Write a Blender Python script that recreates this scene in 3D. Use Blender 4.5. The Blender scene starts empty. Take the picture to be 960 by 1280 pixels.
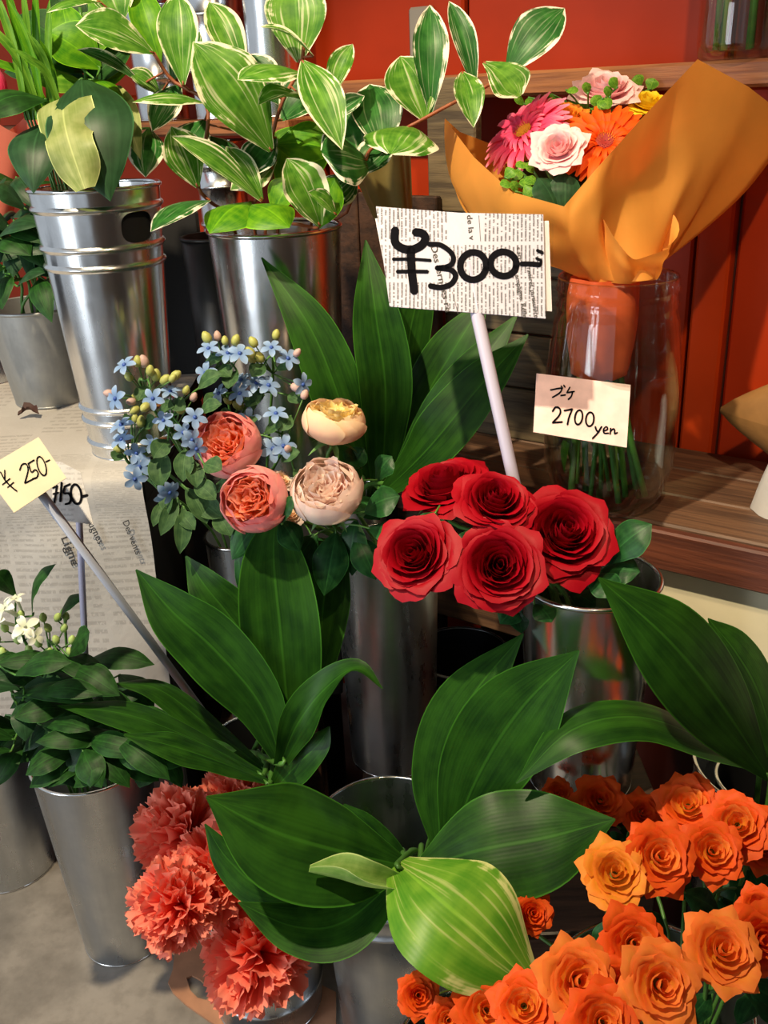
import bpy, bmesh, math, random
from mathutils import Vector, Matrix, noise
V = Vector
sc = bpy.context.scene
COL = sc.collection
rnd = random.Random(7)

# ------------------------------------------------------------------ camera
F = 1200.0
PITCH, ROLL = math.radians(23.5), math.radians(2.5)
CAM = V((0, 0, 1.25))
fwd = V((0, math.cos(PITCH), -math.sin(PITCH)))
up0 = V((0, math.sin(PITCH), math.cos(PITCH)))
rt0 = V((1, 0, 0))
RT = rt0 * math.cos(ROLL) - up0 * math.sin(ROLL)
UP = up0 * math.cos(ROLL) + rt0 * math.sin(ROLL)
cd = bpy.data.cameras.new('camera')
cd.sensor_fit = 'VERTICAL'; cd.sensor_height = 36; cd.lens = F / 1280 * 36
cd.clip_start = 0.02
cam = bpy.data.objects.new('camera', cd); COL.objects.link(cam)
cam.matrix_world = Matrix((( RT.x, UP.x, -fwd.x, CAM.x), (RT.y, UP.y, -fwd.y, CAM.y), (RT.z, UP.z, -fwd.z, CAM.z), (0, 0, 0, 1)))
sc.camera = cam
sc.view_settings.view_transform = 'Standard'
sc.view_settings.look = 'None'
sc.view_settings.gamma = 1
sc.view_settings.use_curve_mapping = False
sc.view_settings.exposure = -0.1

def ray(x, y):
    return fwd + RT * ((x - 480) / F) + UP * ((640 - y) / F)
def P(x, y, D): return CAM + ray(x, y) * D
def Pz(x, y, z):
    r = ray(x, y); return CAM + r * ((z - CAM.z) / r.z)
def Ppl(x, y, p0, n):
    r = ray(x, y); return CAM + r * ((p0 - CAM).dot(n) / r.dot(n))
def cdir(a, b, c):          # a direction given as right, up, towards the viewer
    return (RT * a + UP * b - fwd * c).normalized()

# ------------------------------------------------------------------ light
w = bpy.data.worlds.new('daylight'); sc.world = w; w.use_nodes = True
w.node_tree.nodes['Background'].inputs[0].default_value = (0.86, 0.93, 1.0, 1)
w.node_tree.nodes['Background'].inputs[1].default_value = 0.56
def spot(name, loc, target, watts, color, angle, size, blend=0.6):
    l = bpy.data.lights.new(name, 'SPOT'); l.energy = watts; l.color = color
    l.spot_size = math.radians(angle); l.spot_blend = blend; l.shadow_soft_size = size
    o = bpy.data.objects.new(name, l); COL.objects.link(o); o.location = loc
    o.rotation_euler = (V(target) - V(loc)).to_track_quat('-Z', 'Y').to_euler()
    return o
# two warm ceiling lamps of the shop, above the picture
spot('ceiling_lamp_left_offscreen', (-0.66, 0.36, 2.66), (-0.26, 1.15, 0.90), 285, (1.0, 0.82, 0.56), 54, 0.03)
spot('ceiling_lamp_right_offscreen', (0.24, -0.05, 2.66), (0.38, 1.45, 1.10), 112, (1.0, 0.75, 0.47), 44, 0.04)
# the open shop front: daylight from the street on the left
al = bpy.data.lights.new('open_shop_front_left_offscreen', 'AREA'); al.shape = 'RECTANGLE'; al.size = 0.9; al.size_y = 2.1
al.energy = 46; al.color = (0.86, 0.93, 1.0)
ao = bpy.data.objects.new('open_shop_front_left_offscreen', al); COL.objects.link(ao); ao.location = (-2.4, -0.7, 1.3)
ao.rotation_euler = (V((0, 1.2, 0.7)) - ao.location).to_track_quat('-Z', 'Y').to_euler()

# ------------------------------------------------------------------ objects
def link(o, parent=None):
    COL.objects.link(o)
    if parent is not None: o.parent = parent
    return o
def tag(o, label, cat, group=None):
    o['label'] = label; o['category'] = cat
    if group: o['group'] = group
    return o
def thing(name, label, cat, loc, group=None):
    o = bpy.data.objects.new(name, None); o.empty_display_size = 0.02
    link(o); o.location = loc
    return tag(o, label, cat, group)
def mesh(name, vs, fs, mat=None, uvs=None, smooth=True):
    m = bpy.data.meshes.new(name); m.from_pydata([tuple(v) for v in vs], [], fs)
    if uvs is not None:
        ul = m.uv_layers.new(name='UVMap')
        li = [0] * len(m.loops); m.loops.foreach_get('vertex_index', li)
        flat = []
        for i in li: flat += [uvs[i][0], uvs[i][1]]
        ul.data.foreach_set('uv', flat)
    if smooth: m.polygons.foreach_set('use_smooth', [True] * len(m.polygons))
    if mat: m.materials.append(mat)
    m.update()
    return m
def part(name, me, parent, M=None):
    o = bpy.data.objects.new(name, me); link(o, parent)
    if M is not None: o.matrix_basis = M
    return o
def wpart(name, vs, fs, mat, parent, uvs=None, smooth=True):   # vertices in world space, parent an unrotated Empty
    off = parent.location if parent is not None else V((0, 0, 0))
    if parent is not None and parent.parent is not None: off = off + parent.parent.location
    return part(name, mesh(name, [V(v) - off for v in vs], fs, mat, uvs, smooth), parent)
def struct(o): o['kind'] = 'structure'; return o

# ------------------------------------------------------------------ shapes
def box(x0, x1, y0, y1, z0, z1):
    vs = [V((x, y, z)) for z in (z0, z1) for y in (y0, y1) for x in (x0, x1)]
    return vs, [(0, 2, 3, 1), (4, 5, 7, 6), (0, 1, 5, 4), (2, 6, 7, 3), (0, 4, 6, 2), (1, 3, 7, 5)]
def obox(c, ax, ay, az, hx, hy, hz):      # oriented box, axes unit vectors
    vs = [c + ax * (hx * i) + ay * (hy * j) + az * (hz * k) for k in (-1, 1) for j in (-1, 1) for i in (-1, 1)]
    return vs, [(0, 2, 3, 1), (4, 5, 7, 6), (0, 1, 5, 4), (2, 6, 7, 3), (0, 4, 6, 2), (1, 3, 7, 5)]
def bevelbox(name, vs, fs, mat, parent, b=0.003):
    off = V((0, 0, 0))
    if parent is not None:
        off = parent.location.copy()
    bm = bmesh.new()
    bv = [bm.verts.new(v - off) for v in vs]
    for f in fs: bm.faces.new([bv[i] for i in f])
    bmesh.ops.recalc_face_normals(bm, faces=bm.faces)
    bmesh.ops.bevel(bm, geom=bm.edges[:], offset=b, segments=1, affect='EDGES')
    m = bpy.data.meshes.new(name); bm.to_mesh(m); bm.free(); m.materials.append(mat)
    return part(name, m, parent)
def tube(pts, rad, n=8, cap=True):
    pts = [V(p) for p in pts]; N = len(pts)
    if not hasattr(rad, '__len__'): rad = [rad] * N
    vs, fs, uv = [], [], []
    prev = None
    for i, p in enumerate(pts):
        t = (pts[min(i + 1, N - 1)] - pts[max(i - 1, 0)]).normalized()
        if prev is None:
            a = t.cross(V((0.3, 0.9, 0.2))).normalized()
        else:
            a = (prev - t * prev.dot(t)).normalized()
        prev = a; b = t.cross(a)
        for k in range(n):
            an = 2 * math.pi * k / n
            vs.append(p + (a * math.cos(an) + b * math.sin(an)) * rad[i]); uv.append((k / n, i / max(1, N - 1)))
    for i in range(N - 1):
        for k in range(n):
            fs.append((i * n + k, i * n + (k + 1) % n, (i + 1) * n + (k + 1) % n, (i + 1) * n + k))
    if cap:
        fs.append(tuple(range(n - 1, -1, -1))); fs.append(tuple((N - 1) * n + k for k in range(n)))
    return vs, fs, uv
def cat(pts, n):             # Catmull-Rom through points, n samples
    pts = [V(p) if hasattr(p, '__len__') else p for p in pts]
    m = len(pts) - 1; out = []
    for i in range(n):
        t = i / (n - 1) * m; k = min(int(t), m - 1); s = t - k
        p1, p2 = pts[k], pts[k + 1]
        p0 = pts[k - 1] if k > 0 else p1 * 2 - p2
        p3 = pts[k + 2] if k + 2 <= m else p2 * 2 - p1
        out.append(0.5 * ((2 * p1) + (p2 - p0) * s + (2 * p0 - 5 * p1 + 4 * p2 - p3) * s * s + (3 * p1 - p0 - 3 * p2 + p3) * s ** 3))
    return out
def lathe(prof, n=48, closed=False):
    vs, fs, uv = [], [], []
    for i, (r, z) in enumerate(prof):
        for k in range(n):
            a = 2 * math.pi * k / n
            vs.append(V((r * math.cos(a), r * math.sin(a), z))); uv.append((k / n, z))
    for i in range(len(prof) - 1):
        for k in range(n):
            fs.append((i * n + k, i * n + (k + 1) % n, (i + 1) * n + (k + 1) % n, (i + 1) * n + k))
    if closed:
        L = len(prof) - 1
        fs.append(tuple(range(n - 1, -1, -1))); fs.append(tuple(L * n + k for k in range(n)))
    return vs, fs, uv
def torus(R, r, z, n=48, m=8):
    vs, fs = [], []
    for k in range(n):
        a = 2 * math.pi * k / n
        for j in range(m):
            b = 2 * math.pi * j / m
            vs.append(V(((R + r * math.cos(b)) * math.cos(a), (R + r * math.cos(b)) * math.sin(a), z + r * math.sin(b))))
    for k in range(n):
        for j in range(m):
            fs.append((k * m + j, ((k + 1) % n) * m + j, ((k + 1) % n) * m + (j + 1) % m, k * m + (j + 1) % m))
    return vs, fs
def grid(fn, nu, nv):
    vs, uv, fs = [], [], []
    for j in range(nv + 1):
        for i in range(nu + 1):
            u, v = i / nu, j / nv
            vs.append(fn(u, v)); uv.append((u, v))
    for j in range(nv):
        for i in range(nu):
            a = j * (nu + 1) + i
            fs.append((a, a + 1, a + nu + 2, a + nu + 1))
    return vs, fs, uv
def blade(spine, widths, face, cup=0.0, fold=0.0, wave=0.0, wf=3.0, twist=0.0, nu=10, nv=24, ph=0.0, groove=0.02):
    """leaf blade along world points; widths in metres; face = direction the upper side looks"""
    sp = cat(spine, nv + 1)
    wd = [max(x, 0.0) for x in cat([float(x) for x in widths], nv + 1)]
    vs, uv, fs = [], [], []
    for j in range(nv + 1):
        t = (sp[min(j + 1, nv)] - sp[max(j - 1, 0)]).normalized()
        f = face
        side = t.cross(f)
        if side.length < 1e-4: side = t.cross(V((1, 0, 0)))
        side.normalize(); n = side.cross(t).normalized()
        if twist:
            R = Matrix.Rotation(twist * (j / nv - 0.3), 3, t); side = R @ side; n = R @ n
        h = wd[j] / 2
        for i in range(nu + 1):
            s = i / nu * 2 - 1
            d = cup * h * s * s + fold * h * abs(s) + wave * h * (abs(s) ** 1.5) * math.sin(wf * 6.283 * j / nv + ph + (1.3 if s > 0 else 0)) - groove * h * math.exp(-(s * 7) ** 2)
            vs.append(sp[j] + side * (h * s) + n * d); uv.append((i / nu, j / nv))
    for j in range(nv):
        for i in range(nu):
            a = j * (nu + 1) + i
            fs.append((a, a + 1, a + nu + 2, a + nu + 1))
    return vs, fs, uv

# ------------------------------------------------------------------ materials
def nd(nt, t, ins=None, **props):
    n = nt.nodes.new(t)
    for k, v in props.items(): setattr(n, k, v)
    for k, v in (ins or {}).items():
        s = n.inputs[k]
        if isinstance(v, bpy.types.NodeSocket): nt.links.new(v, s)
        else: s.default_value = v
    return n
def mth(nt, op, a, b=0.0, c=0.0, clamp=False):
    n = nd(nt, 'ShaderNodeMath', {0: a, 1: b, 2: c}, operation=op); n.use_clamp = clamp
    return n.outputs[0]
def mixc(nt, f, a, b, bt='MIX'):
    n = nt.nodes.new('ShaderNodeMix'); n.data_type = 'RGBA'; n.blend_type = bt
    for idx, v in ((0, f), (6, a), (7, b)):
        s = n.inputs[idx]
        if isinstance(v, bpy.types.NodeSocket): nt.links.new(v, s)
        else: s.default_value = v
    return n.outputs[2]
def rgb(*c): return (c[0], c[1], c[2], 1.0)
def srgb(h):
    c = [int(h[i:i + 2], 16) / 255 for i in (0, 2, 4)]
    return tuple((x / 12.92 if x < 0.04045 else ((x + 0.055) / 1.055) ** 2.4) for x in c) + (1.0,)
def newmat(name):
    m = bpy.data.materials.new(name); m.use_nodes = True; nt = m.node_tree
    return m, nt, nt.nodes['Principled BSDF'], nt.nodes['Material Output']
def noise_tex(nt, vec, scale, detail=3.0, rough=0.5):
    ins = {'Scale': scale, 'Detail': detail, 'Roughness': rough}
    if vec is not None: ins['Vector'] = vec
    return nd(nt, 'ShaderNodeTexNoise', ins).outputs[0]
def smooth(nt, x, lo, hi):
    n = nd(nt, 'ShaderNodeMapRange', {0: x, 1: lo, 2: hi, 3: 0.0, 4: 1.0}, interpolation_type='SMOOTHSTEP'); return n.outputs[0]
def sep(nt):
    uv = nd(nt, 'ShaderNodeUVMap')
    s = nd(nt, 'ShaderNodeSeparateXYZ', {0: uv.outputs[0]})
    return uv.outputs[0], s.outputs[0], s.outputs[1]
def transl(nt, bsdf, out, color, fac):
    t = nd(nt, 'ShaderNodeBsdfTranslucent', {0: color})
    mx = nd(nt, 'ShaderNodeMixShader', {0: fac, 1: bsdf.outputs[0], 2: t.outputs[0]})
    nt.links.new(mx.outputs[0], out.inputs[0])

def leaf_mat(name, dark, light, margin=None, mthr=0.78, stripes=0.0, rib=0.35, rough=0.38, tr=0.25, veins=26, thin=0.0):
    m, nt, b, out = newmat(name)
    uv, u, v = sep(nt)
    oi = nd(nt, 'ShaderNodeObjectInfo').outputs['Random']
    r10 = mth(nt, 'MULTIPLY', oi, 37.0)
    a = mth(nt, 'ABSOLUTE', mth(nt, 'SUBTRACT', mth(nt, 'MULTIPLY', u, 2.0), 1.0))
    blot = noise_tex(nt, nd(nt, 'ShaderNodeCombineXYZ', {0: mth(nt, 'MULTIPLY', u, 2.2), 1: mth(nt, 'MULTIPLY', v, 4.0), 2: r10}).outputs[0], 1.6, 4)
    strk = noise_tex(nt, nd(nt, 'ShaderNodeCombineXYZ', {0: mth(nt, 'MULTIPLY', u, 16.0), 1: mth(nt, 'MULTIPLY', v, 1.2), 2: r10}).outputs[0], 1.0, 2)
    vein = mth(nt, 'MULTIPLY', mth(nt, 'ADD', mth(nt, 'SINE', mth(nt, 'MULTIPLY', u, veins * 6.283)), 1.0), 0.5)
    f = mth(nt, 'ADD', mth(nt, 'MULTIPLY', smooth(nt, blot, 0.3, 0.72), 0.62), mth(nt, 'MULTIPLY', smooth(nt, strk, 0.35, 0.65), 0.28))
    f = mth(nt, 'ADD', f, mth(nt, 'MULTIPLY', vein, 0.07), clamp=True)
    col = mixc(nt, f, dark, light)
    if stripes:
        sm = smooth(nt, strk, 0.56, 0.66)
        col = mixc(nt, mth(nt, 'MULTIPLY', sm, stripes), col, margin)
    if margin is not None:
        e = mth(nt, 'ADD', a, mth(nt, 'MULTIPLY', mth(nt, 'SUBTRACT', strk, 0.5), 0.9))
        e = mth(nt, 'ADD', e, mth(nt, 'MULTIPLY', smooth(nt, v, 0.70, 1.0), 0.35))
        e = mth(nt, 'ADD', e, mth(nt, 'MULTIPLY', mth(nt, 'SUBTRACT', blot, 0.5), 0.9))
        col = mixc(nt, smooth(nt, e, mthr - 0.05, mthr + 0.10), col, margin)
    else:
        lt = tuple(min(1, c * 1.9) for c in light[:3]) + (1,)
        col = mixc(nt, mth(nt, 'MULTIPLY', smooth(nt, a, 0.955, 0.985), 0.8), col, lt)
    rl = tuple(min(1, c * 1.8) for c in light[:3]) + (1,)
    rm = mth(nt, 'SUBTRACT', 1.0, smooth(nt, a, 0.012, 0.05))
    col = mixc(nt, mth(nt, 'MULTIPLY', rm, rib), col, rl)
    nt.links.new(col, b.inputs['Base Color'])
    b.inputs['Roughness'].default_value = rough
    b.inputs['Specular IOR Level'].default_value = 0.2
    bp = nd(nt, 'ShaderNodeBump', {'Strength': 0.08, 'Distance': 0.002, 'Height': mth(nt, 'ADD', mth(nt, 'MULTIPLY', vein, 0.22), mth(nt, 'MULTIPLY', blot, 1.5))})
    nt.links.new(bp.outputs[0], b.inputs['Normal'])
    transl(nt, b, out, mixc(nt, 0.5, col, (0.45, 0.75, 0.08, 1), 'MULTIPLY') if False else col, tr)
    return m

def petal_mat(name, base, mid, rim, rough=0.6, tr=0.25, blot=0.12, sheen=0.0, hue=0.0):
    m, nt, b, out = newmat(name)
    uv, u, v = sep(nt)
    oi = nd(nt, 'ShaderNodeObjectInfo').outputs['Random']
    ns = noise_tex(nt, nd(nt, 'ShaderNodeCombineXYZ', {0: mth(nt, 'MULTIPLY', u, 9.0), 1: mth(nt, 'MULTIPLY', v, 2.0), 2: mth(nt, 'MULTIPLY', oi, 40.0)}).outputs[0], 1.0, 3)
    vv = mth(nt, 'ADD', v, mth(nt, 'MULTIPLY', mth(nt, 'SUBTRACT', ns, 0.5), blot * 4), clamp=True)
    cr = nd(nt, 'ShaderNodeValToRGB', {0: vv})
    e = cr.color_ramp.elements
    e[0].position = 0.1; e[0].color = base; e[1].position = 1.0; e[1].color = rim
    x = e.new(0.6); x.color = mid
    col = cr.outputs[0]
    nt.links.new(col, b.inputs['Base Color']); b.inputs['Roughness'].default_value = rough
    b.inputs['Specular IOR Level'].default_value = 0.25
    if sheen:
        b.inputs['Sheen Weight'].default_value = sheen; b.inputs['Sheen Tint'].default_value = rim
    bp = nd(nt, 'ShaderNodeBump', {'Strength': 0.15, 'Distance': 0.001, 'Height': ns})
    nt.links.new(bp.outputs[0], b.inputs['Normal'])
    transl(nt, b, out, col, tr)
    return m

def plain(name, c, rough=0.5, metal=0.0, bump=0.0, bscale=60, var=0.0, spec=0.5, tr=0.0):
    m, nt, b, out = newmat(name)
    b.inputs['Roughness'].default_value = rough; b.inputs['Metallic'].default_value = metal
    b.inputs['Specular IOR Level'].default_value = spec
    tc = nd(nt, 'ShaderNodeTexCoord').outputs['Object']
    col = c
    if var or bump:
        ns = noise_tex(nt, tc, bscale, 5)
        if var:
            col = mixc(nt, smooth(nt, ns, 0.3, 0.7), tuple(x * (1 - var) for x in c[:3]) + (1,), tuple(min(1, x * (1 + var)) for x in c[:3]) + (1,))
        if bump:
            bp = nd(nt, 'ShaderNodeBump', {'Strength': bump, 'Distance': 0.003, 'Height': ns}); nt.links.new(bp.outputs[0], b.inputs['Normal'])
    if isinstance(col, bpy.types.NodeSocket): nt.links.new(col, b.inputs['Base Color'])
    else: b.inputs['Base Color'].default_value = col
    if tr: transl(nt, b, out, col, tr)
    return m

def metal(name, c, r0, r1, streak=0.5, bump=0.05):
    m, nt, b, out = newmat(name)
    tc = nd(nt, 'ShaderNodeTexCoord').outputs['Object']
    mp = nd(nt, 'ShaderNodeMapping', {'Vector': tc, 'Scale': (30, 30, 3)}).outputs[0]
    n1 = noise_tex(nt, mp, 1.0, 5, 0.6)
    n2 = noise_tex(nt, tc, 14, 4, 0.6)
    f = smooth(nt, mth(nt, 'ADD', mth(nt, 'MULTIPLY', n1, streak), mth(nt, 'MULTIPLY', n2, 1 - streak)), 0.35, 0.68)
    nt.links.new(mixc(nt, f, tuple(x * 0.78 for x in c[:3]) + (1,), c), b.inputs['Base Color'])
    b.inputs['Metallic'].default_value = 1.0
    nt.links.new(nd(nt, 'ShaderNodeMapRange', {0: f, 1: 0.0, 2: 1.0, 3: r1, 4: r0}).outputs[0], b.inputs['Roughness'])
    bp = nd(nt, 'ShaderNodeBump', {'Strength': bump, 'Distance': 0.004, 'Height': n2}); nt.links.new(bp.outputs[0], b.inputs['Normal'])
    return m

def wood(name, c1, c2, scale=(2.2, 40, 40), rough=0.6, gr=1.0, rot=0.62):
    m, nt, b, out = newmat(name)
    tc = nd(nt, 'ShaderNodeTexCoord').outputs['Object']
    mp = nd(nt, 'ShaderNodeMapping', {'Vector': tc, 'Rotation': (0, 0, rot)}).outputs[0]
    mp = nd(nt, 'ShaderNodeMapping', {'Vector': mp, 'Scale': scale}).outputs[0]
    n1 = noise_tex(nt, mp, 1.0, 6, 0.65); n2 = noise_tex(nt, mp, 4.0, 4, 0.6)
    f = smooth(nt, mth(nt, 'ADD', mth(nt, 'MULTIPLY', n1, 0.7), mth(nt, 'MULTIPLY', n2, 0.3)), 0.32, 0.66)
    nt.links.new(mixc(nt, f, c1, c2), b.inputs['Base Color']); b.inputs['Roughness'].default_value = rough
    bp = nd(nt, 'ShaderNodeBump', {'Strength': 0.25 * gr, 'Distance': 0.002, 'Height': f}); nt.links.new(bp.outputs[0], b.inputs['Normal'])
    return m

def news_mat(name, paper, ink, rows, chars, swap=False, cols=3.0, fade=0.8, tr=0.15):
    """rows = text lines per uv unit, chars = letters per uv unit"""
    m, nt, b, out = newmat(name)
    uv, u, v = sep(nt)
    if swap: u, v = v, u
    row = mth(nt, 'MULTIPLY', v, rows); ri = mth(nt, 'FLOOR', row); rf = mth(nt, 'FRACT', row)
    inrow = mth(nt, 'MULTIPLY', smooth(nt, rf, 0.16, 0.28), mth(nt, 'SUBTRACT', 1.0, smooth(nt, rf, 0.60, 0.74)))
    cx = mth(nt, 'MULTIPLY', u, chars); ci = mth(nt, 'FLOOR', cx); cf = mth(nt, 'FRACT', cx)
    w1 = nd(nt, 'ShaderNodeTexWhiteNoise', {'Vector': nd(nt, 'ShaderNodeCombineXYZ', {0: ci, 1: ri, 2: 0.0}).outputs[0]}, noise_dimensions='3D').outputs['Value']
    fine = noise_tex(nt, nd(nt, 'ShaderNodeCombineXYZ', {0: mth(nt, 'MULTIPLY', u, chars * 1.7), 1: mth(nt, 'MULTIPLY', v, rows * 2.1), 2: 0.0}).outputs[0], 1.0, 2)
    gl = mth(nt, 'MULTIPLY', smooth(nt, fine, 0.36, 0.46), mth(nt, 'GREATER_THAN', w1, 0.16))
    col = mth(nt, 'FRACT', mth(nt, 'MULTIPLY', u, cols)); gut = smooth(nt, mth(nt, 'ABSOLUTE', mth(nt, 'SUBTRACT', col, 0.5)), 0.445, 0.455)
    blk = nd(nt, 'ShaderNodeTexWhiteNoise', {'Vector': nd(nt, 'ShaderNodeCombineXYZ', {0: mth(nt, 'FLOOR', mth(nt, 'MULTIPLY', u, cols)), 1: mth(nt, 'FLOOR', mth(nt, 'MULTIPLY', v, rows / 9.0)), 2: 3.0}).outputs[0]}, noise_dimensions='3D').outputs['Value']
    ikm = mth(nt, 'MULTIPLY', mth(nt, 'MULTIPLY', inrow, gl), mth(nt, 'SUBTRACT', 1.0, gut))
    ikm = mth(nt, 'MULTIPLY', ikm, mth(nt, 'GREATER_THAN', blk, 0.12))
    tc = nd(nt, 'ShaderNodeTexCoord').outputs['Object']
    ns = noise_tex(nt, tc, 7, 4)
    pc = mixc(nt, smooth(nt, ns, 0.3, 0.7), tuple(x * 0.9 for x in paper[:3]) + (1,), paper)
    c = mixc(nt, mth(nt, 'MULTIPLY', ikm, fade), pc, ink)
    nt.links.new(c, b.inputs['Base Color']); b.inputs['Roughness'].default_value = 0.6
    bp = nd(nt, 'ShaderNodeBump', {'Strength': 0.5, 'Distance': 0.006, 'Height': noise_tex(nt, tc, 16, 5, 0.6)}); nt.links.new(bp.outputs[0], b.inputs['Normal'])
    transl(nt, b, out, c, tr)
    return m

def thin_glass(name, tint, rough=0.02, extra=0.06):
    m, nt, b, out = newmat(name)
    g = nd(nt, 'ShaderNodeBsdfGlossy', {'Color': (1, 1, 1, 1), 'Roughness': rough})
    t = nd(nt, 'ShaderNodeBsdfTransparent', {0: tint})
    fr = nd(nt, 'ShaderNodeLayerWeight', {'Blend': 0.5})
    fac = mth(nt, 'ADD', mth(nt, 'MULTIPLY', mth(nt, 'POWER', fr.outputs['Facing'], 3.0), 0.75), extra, clamp=True)
    mx = nd(nt, 'ShaderNodeMixShader', {0: fac, 1: t.outputs[0], 2: g.outputs[0]})
    nt.links.new(mx.outputs[0], out.inputs[0]); nt.nodes.remove(b)
    return m

L_ASP = leaf_mat('broad_leaf_green', srgb('173a12'), srgb('34661c'), rough=0.40, tr=0.34, rib=0.45)
L_ASPL = leaf_mat('broad_leaf_fresh_green', srgb('367a14'), srgb('74ac1e'), rough=0.40, tr=0.36, rib=0.3)
L_YEL = leaf_mat('broad_leaf_yellow_streaked', srgb('4a8a20'), srgb('86b43a'), margin=srgb('d8dc8e'), mthr=0.93, stripes=0.45, rough=0.36, tr=0.25, rib=0.25)
L_CURL = leaf_mat('young_leaf_pale_green', srgb('7aa84a'), srgb('b7d27a'), rough=0.4, tr=0.3, rib=0.2)
L_VAR = leaf_mat('variegated_leaf', srgb('36701c'), srgb('74a83c'), margin=srgb('fbf6d4'), mthr=0.90, stripes=0.4, rough=0.4, tr=0.34, rib=0.15, veins=16)
L_VARD = leaf_mat('variegated_leaf_deep_green', srgb('1d4f1e'), srgb('3f7d34'), margin=srgb('f8f2da'), mthr=0.89, stripes=0.2, rough=0.38, tr=0.28, rib=0.15, veins=16)
L_DARK = leaf_mat('dark_foliage', srgb('1a361e'), srgb('2c5030'), rough=0.42, tr=0.12, rib=0.3, veins=8)
L_PALE = leaf_mat('pale_leaf', srgb('82944e'), srgb('b4bc7c'), rough=0.45, tr=0.35, rib=0.4, veins=6)
L_ROSE = leaf_mat('rose_foliage', srgb('143a1c'), srgb('2a5c2c'), rough=0.4, tr=0.18, rib=0.4, veins=7)
L_TWE = leaf_mat('soft_blue_green_foliage', srgb('2f5030'), srgb('537546'), rough=0.6, tr=0.22, rib=0.35, veins=6)
L_BOU = leaf_mat('glossy_foliage', srgb('12300f'), srgb('2a5820'), rough=0.5, tr=0.2, rib=0.35, veins=7)
L_GRASS = leaf_mat('grassy_foliage', srgb('3f7a1e'), srgb('7fb03a'), rough=0.4, tr=0.35, rib=0.3, veins=8)

RED_O = petal_mat('red_rose_petal', srgb('92000f'), srgb('98000f'), srgb('a00018'), rough=0.55, tr=0.14, sheen=0.0, blot=0.05)
PEA_O = petal_mat('peach_rose_outer_petal', srgb('d8cfa0'), srgb('f3b9a4'), srgb('f08a86'), tr=0.3)
PEA_I = petal_mat('coral_rose_inner_petal', srgb('f88a2c'), srgb('fa9a58'), srgb('fab09a'), tr=0.3)
PEAPK = petal_mat('pink_rose_outer_petal', srgb('fae8d0'), srgb('f8bcb0'), srgb('f49c9c'), tr=0.3)
CRM_O = petal_mat('cream_rose_outer_petal', srgb('e4e8c4'), srgb('f6e8d8'), srgb('f6dcd2'), tr=0.3)
CRM_I = petal_mat('blush_rose_inner_petal', srgb('f2a8a4'), srgb('f8dcd2'), srgb('fbece0'), tr=0.3)
YEL_O = petal_mat('apricot_rose_outer_petal', srgb('e8cda6'), srgb('f6cdb0'), srgb('f8dcb6'), tr=0.3)
YEL_I = petal_mat('yellow_rose_inner_petal', srgb('e9c83c'), srgb('f4d86c'), srgb('f7e3a8'), tr=0.3)
ORA_O = petal_mat('orange_rose_petal', srgb('e8730e'), srgb('ee6a1c'), srgb('ec5a1e'), tr=0.28)
ORA_I = petal_mat('amber_rose_petal', srgb('f6b02e'), srgb('f8983a'), srgb('f6843a'), tr=0.32)
ORA_Y = petal_mat('golden_rose_petal', srgb('e6a022'), srgb('eda02c'), srgb('ee8a2e'), tr=0.28)
CARN = petal_mat('coral_carnation_petal', srgb('f65c46'), srgb('fa6a52'), srgb('ff9c84'), tr=0.28, rough=0.7, blot=0.08)
GER_P = petal_mat('pink_gerbera_petal', srgb('e0244e'), srgb('ee4a70'), srgb('f58aa0'), tr=0.28)
GER_O = petal_mat('orange_gerbera_petal', srgb('e03a04'), srgb('f25a0a'), srgb('f4681a'), tr=0.28)
PNK = petal_mat('soft_pink_petal', srgb('f2b0b4'), srgb('f4bcc2'), srgb('f7d4d2'), tr=0.3)
BLU = petal_mat('sky_blue_petal', srgb('7896c4'), srgb('90aed6'), srgb('a8c0de'), tr=0.3, blot=0.06)
WHT = petal_mat('white_petal', srgb('dfe6c6'), srgb('f6f6ea'), srgb('ffffff'), tr=0.25)
YLW = petal_mat('yellow_petal', srgb('e2b010'), srgb('f0c818'), srgb('f4d830'), tr=0.28)
SEPAL = plain('sepal_green', srgb('5f8a46'), 0.5, tr=0.2)
STEM = plain('stem_green', srgb('4a7a30'), 0.45, var=0.2, bscale=40)
STEMR = plain('stem_reddish_brown', srgb('8a4a2a'), 0.5, var=0.2, bscale=40)
BUDW = plain('bud_pale_green', srgb('a4bc6a'), 0.5, var=0.15)
BUDG = plain('bud_yellow_green', srgb('a2a658'), 0.5, var=0.15)
BUDP = plain('bud_dusty_pink', srgb('b89a92'), 0.6, var=0.15)
BLUC = plain('blue_flower_centre', srgb('2e4f9a'), 0.5)
GERC = plain('gerbera_centre', srgb('d8861e'), 0.7, var=0.3, bscale=300)
GERCD = plain('gerbera_eye', srgb('8a1a10'), 0.7)

TIN = metal('polished_tin', (0.86, 0.88, 0.90, 1), 0.14, 0.30)
TIN2 = metal('worn_tin', (0.60, 0.63, 0.66, 1), 0.22, 0.42)
ZINC = metal('matte_zinc', (0.42, 0.43, 0.42, 1), 0.5, 0.7, bump=0.15)
RIM = metal('bright_rim', (0.85, 0.86, 0.87, 1), 0.12, 0.2, bump=0.0)
BLACK = plain('black_plastic', (0.008, 0.008, 0.009, 1), 0.4)
BLACKM = plain('matte_black_cloth', (0.007, 0.007, 0.008, 1), 0.85)
INK = plain('black_marker_ink', (0.004, 0.004, 0.006, 1), 0.9, spec=0.08)
PRINT = plain('printing_ink', srgb('3a3836'), 0.7)
POLE = plain('white_plastic_pole', srgb('b9b5cb'), 0.35)
REDW = plain('red_painted_wood', srgb('a4300a'), 0.5, var=0.12, bscale=5, bump=0.06, spec=0.18)
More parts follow.
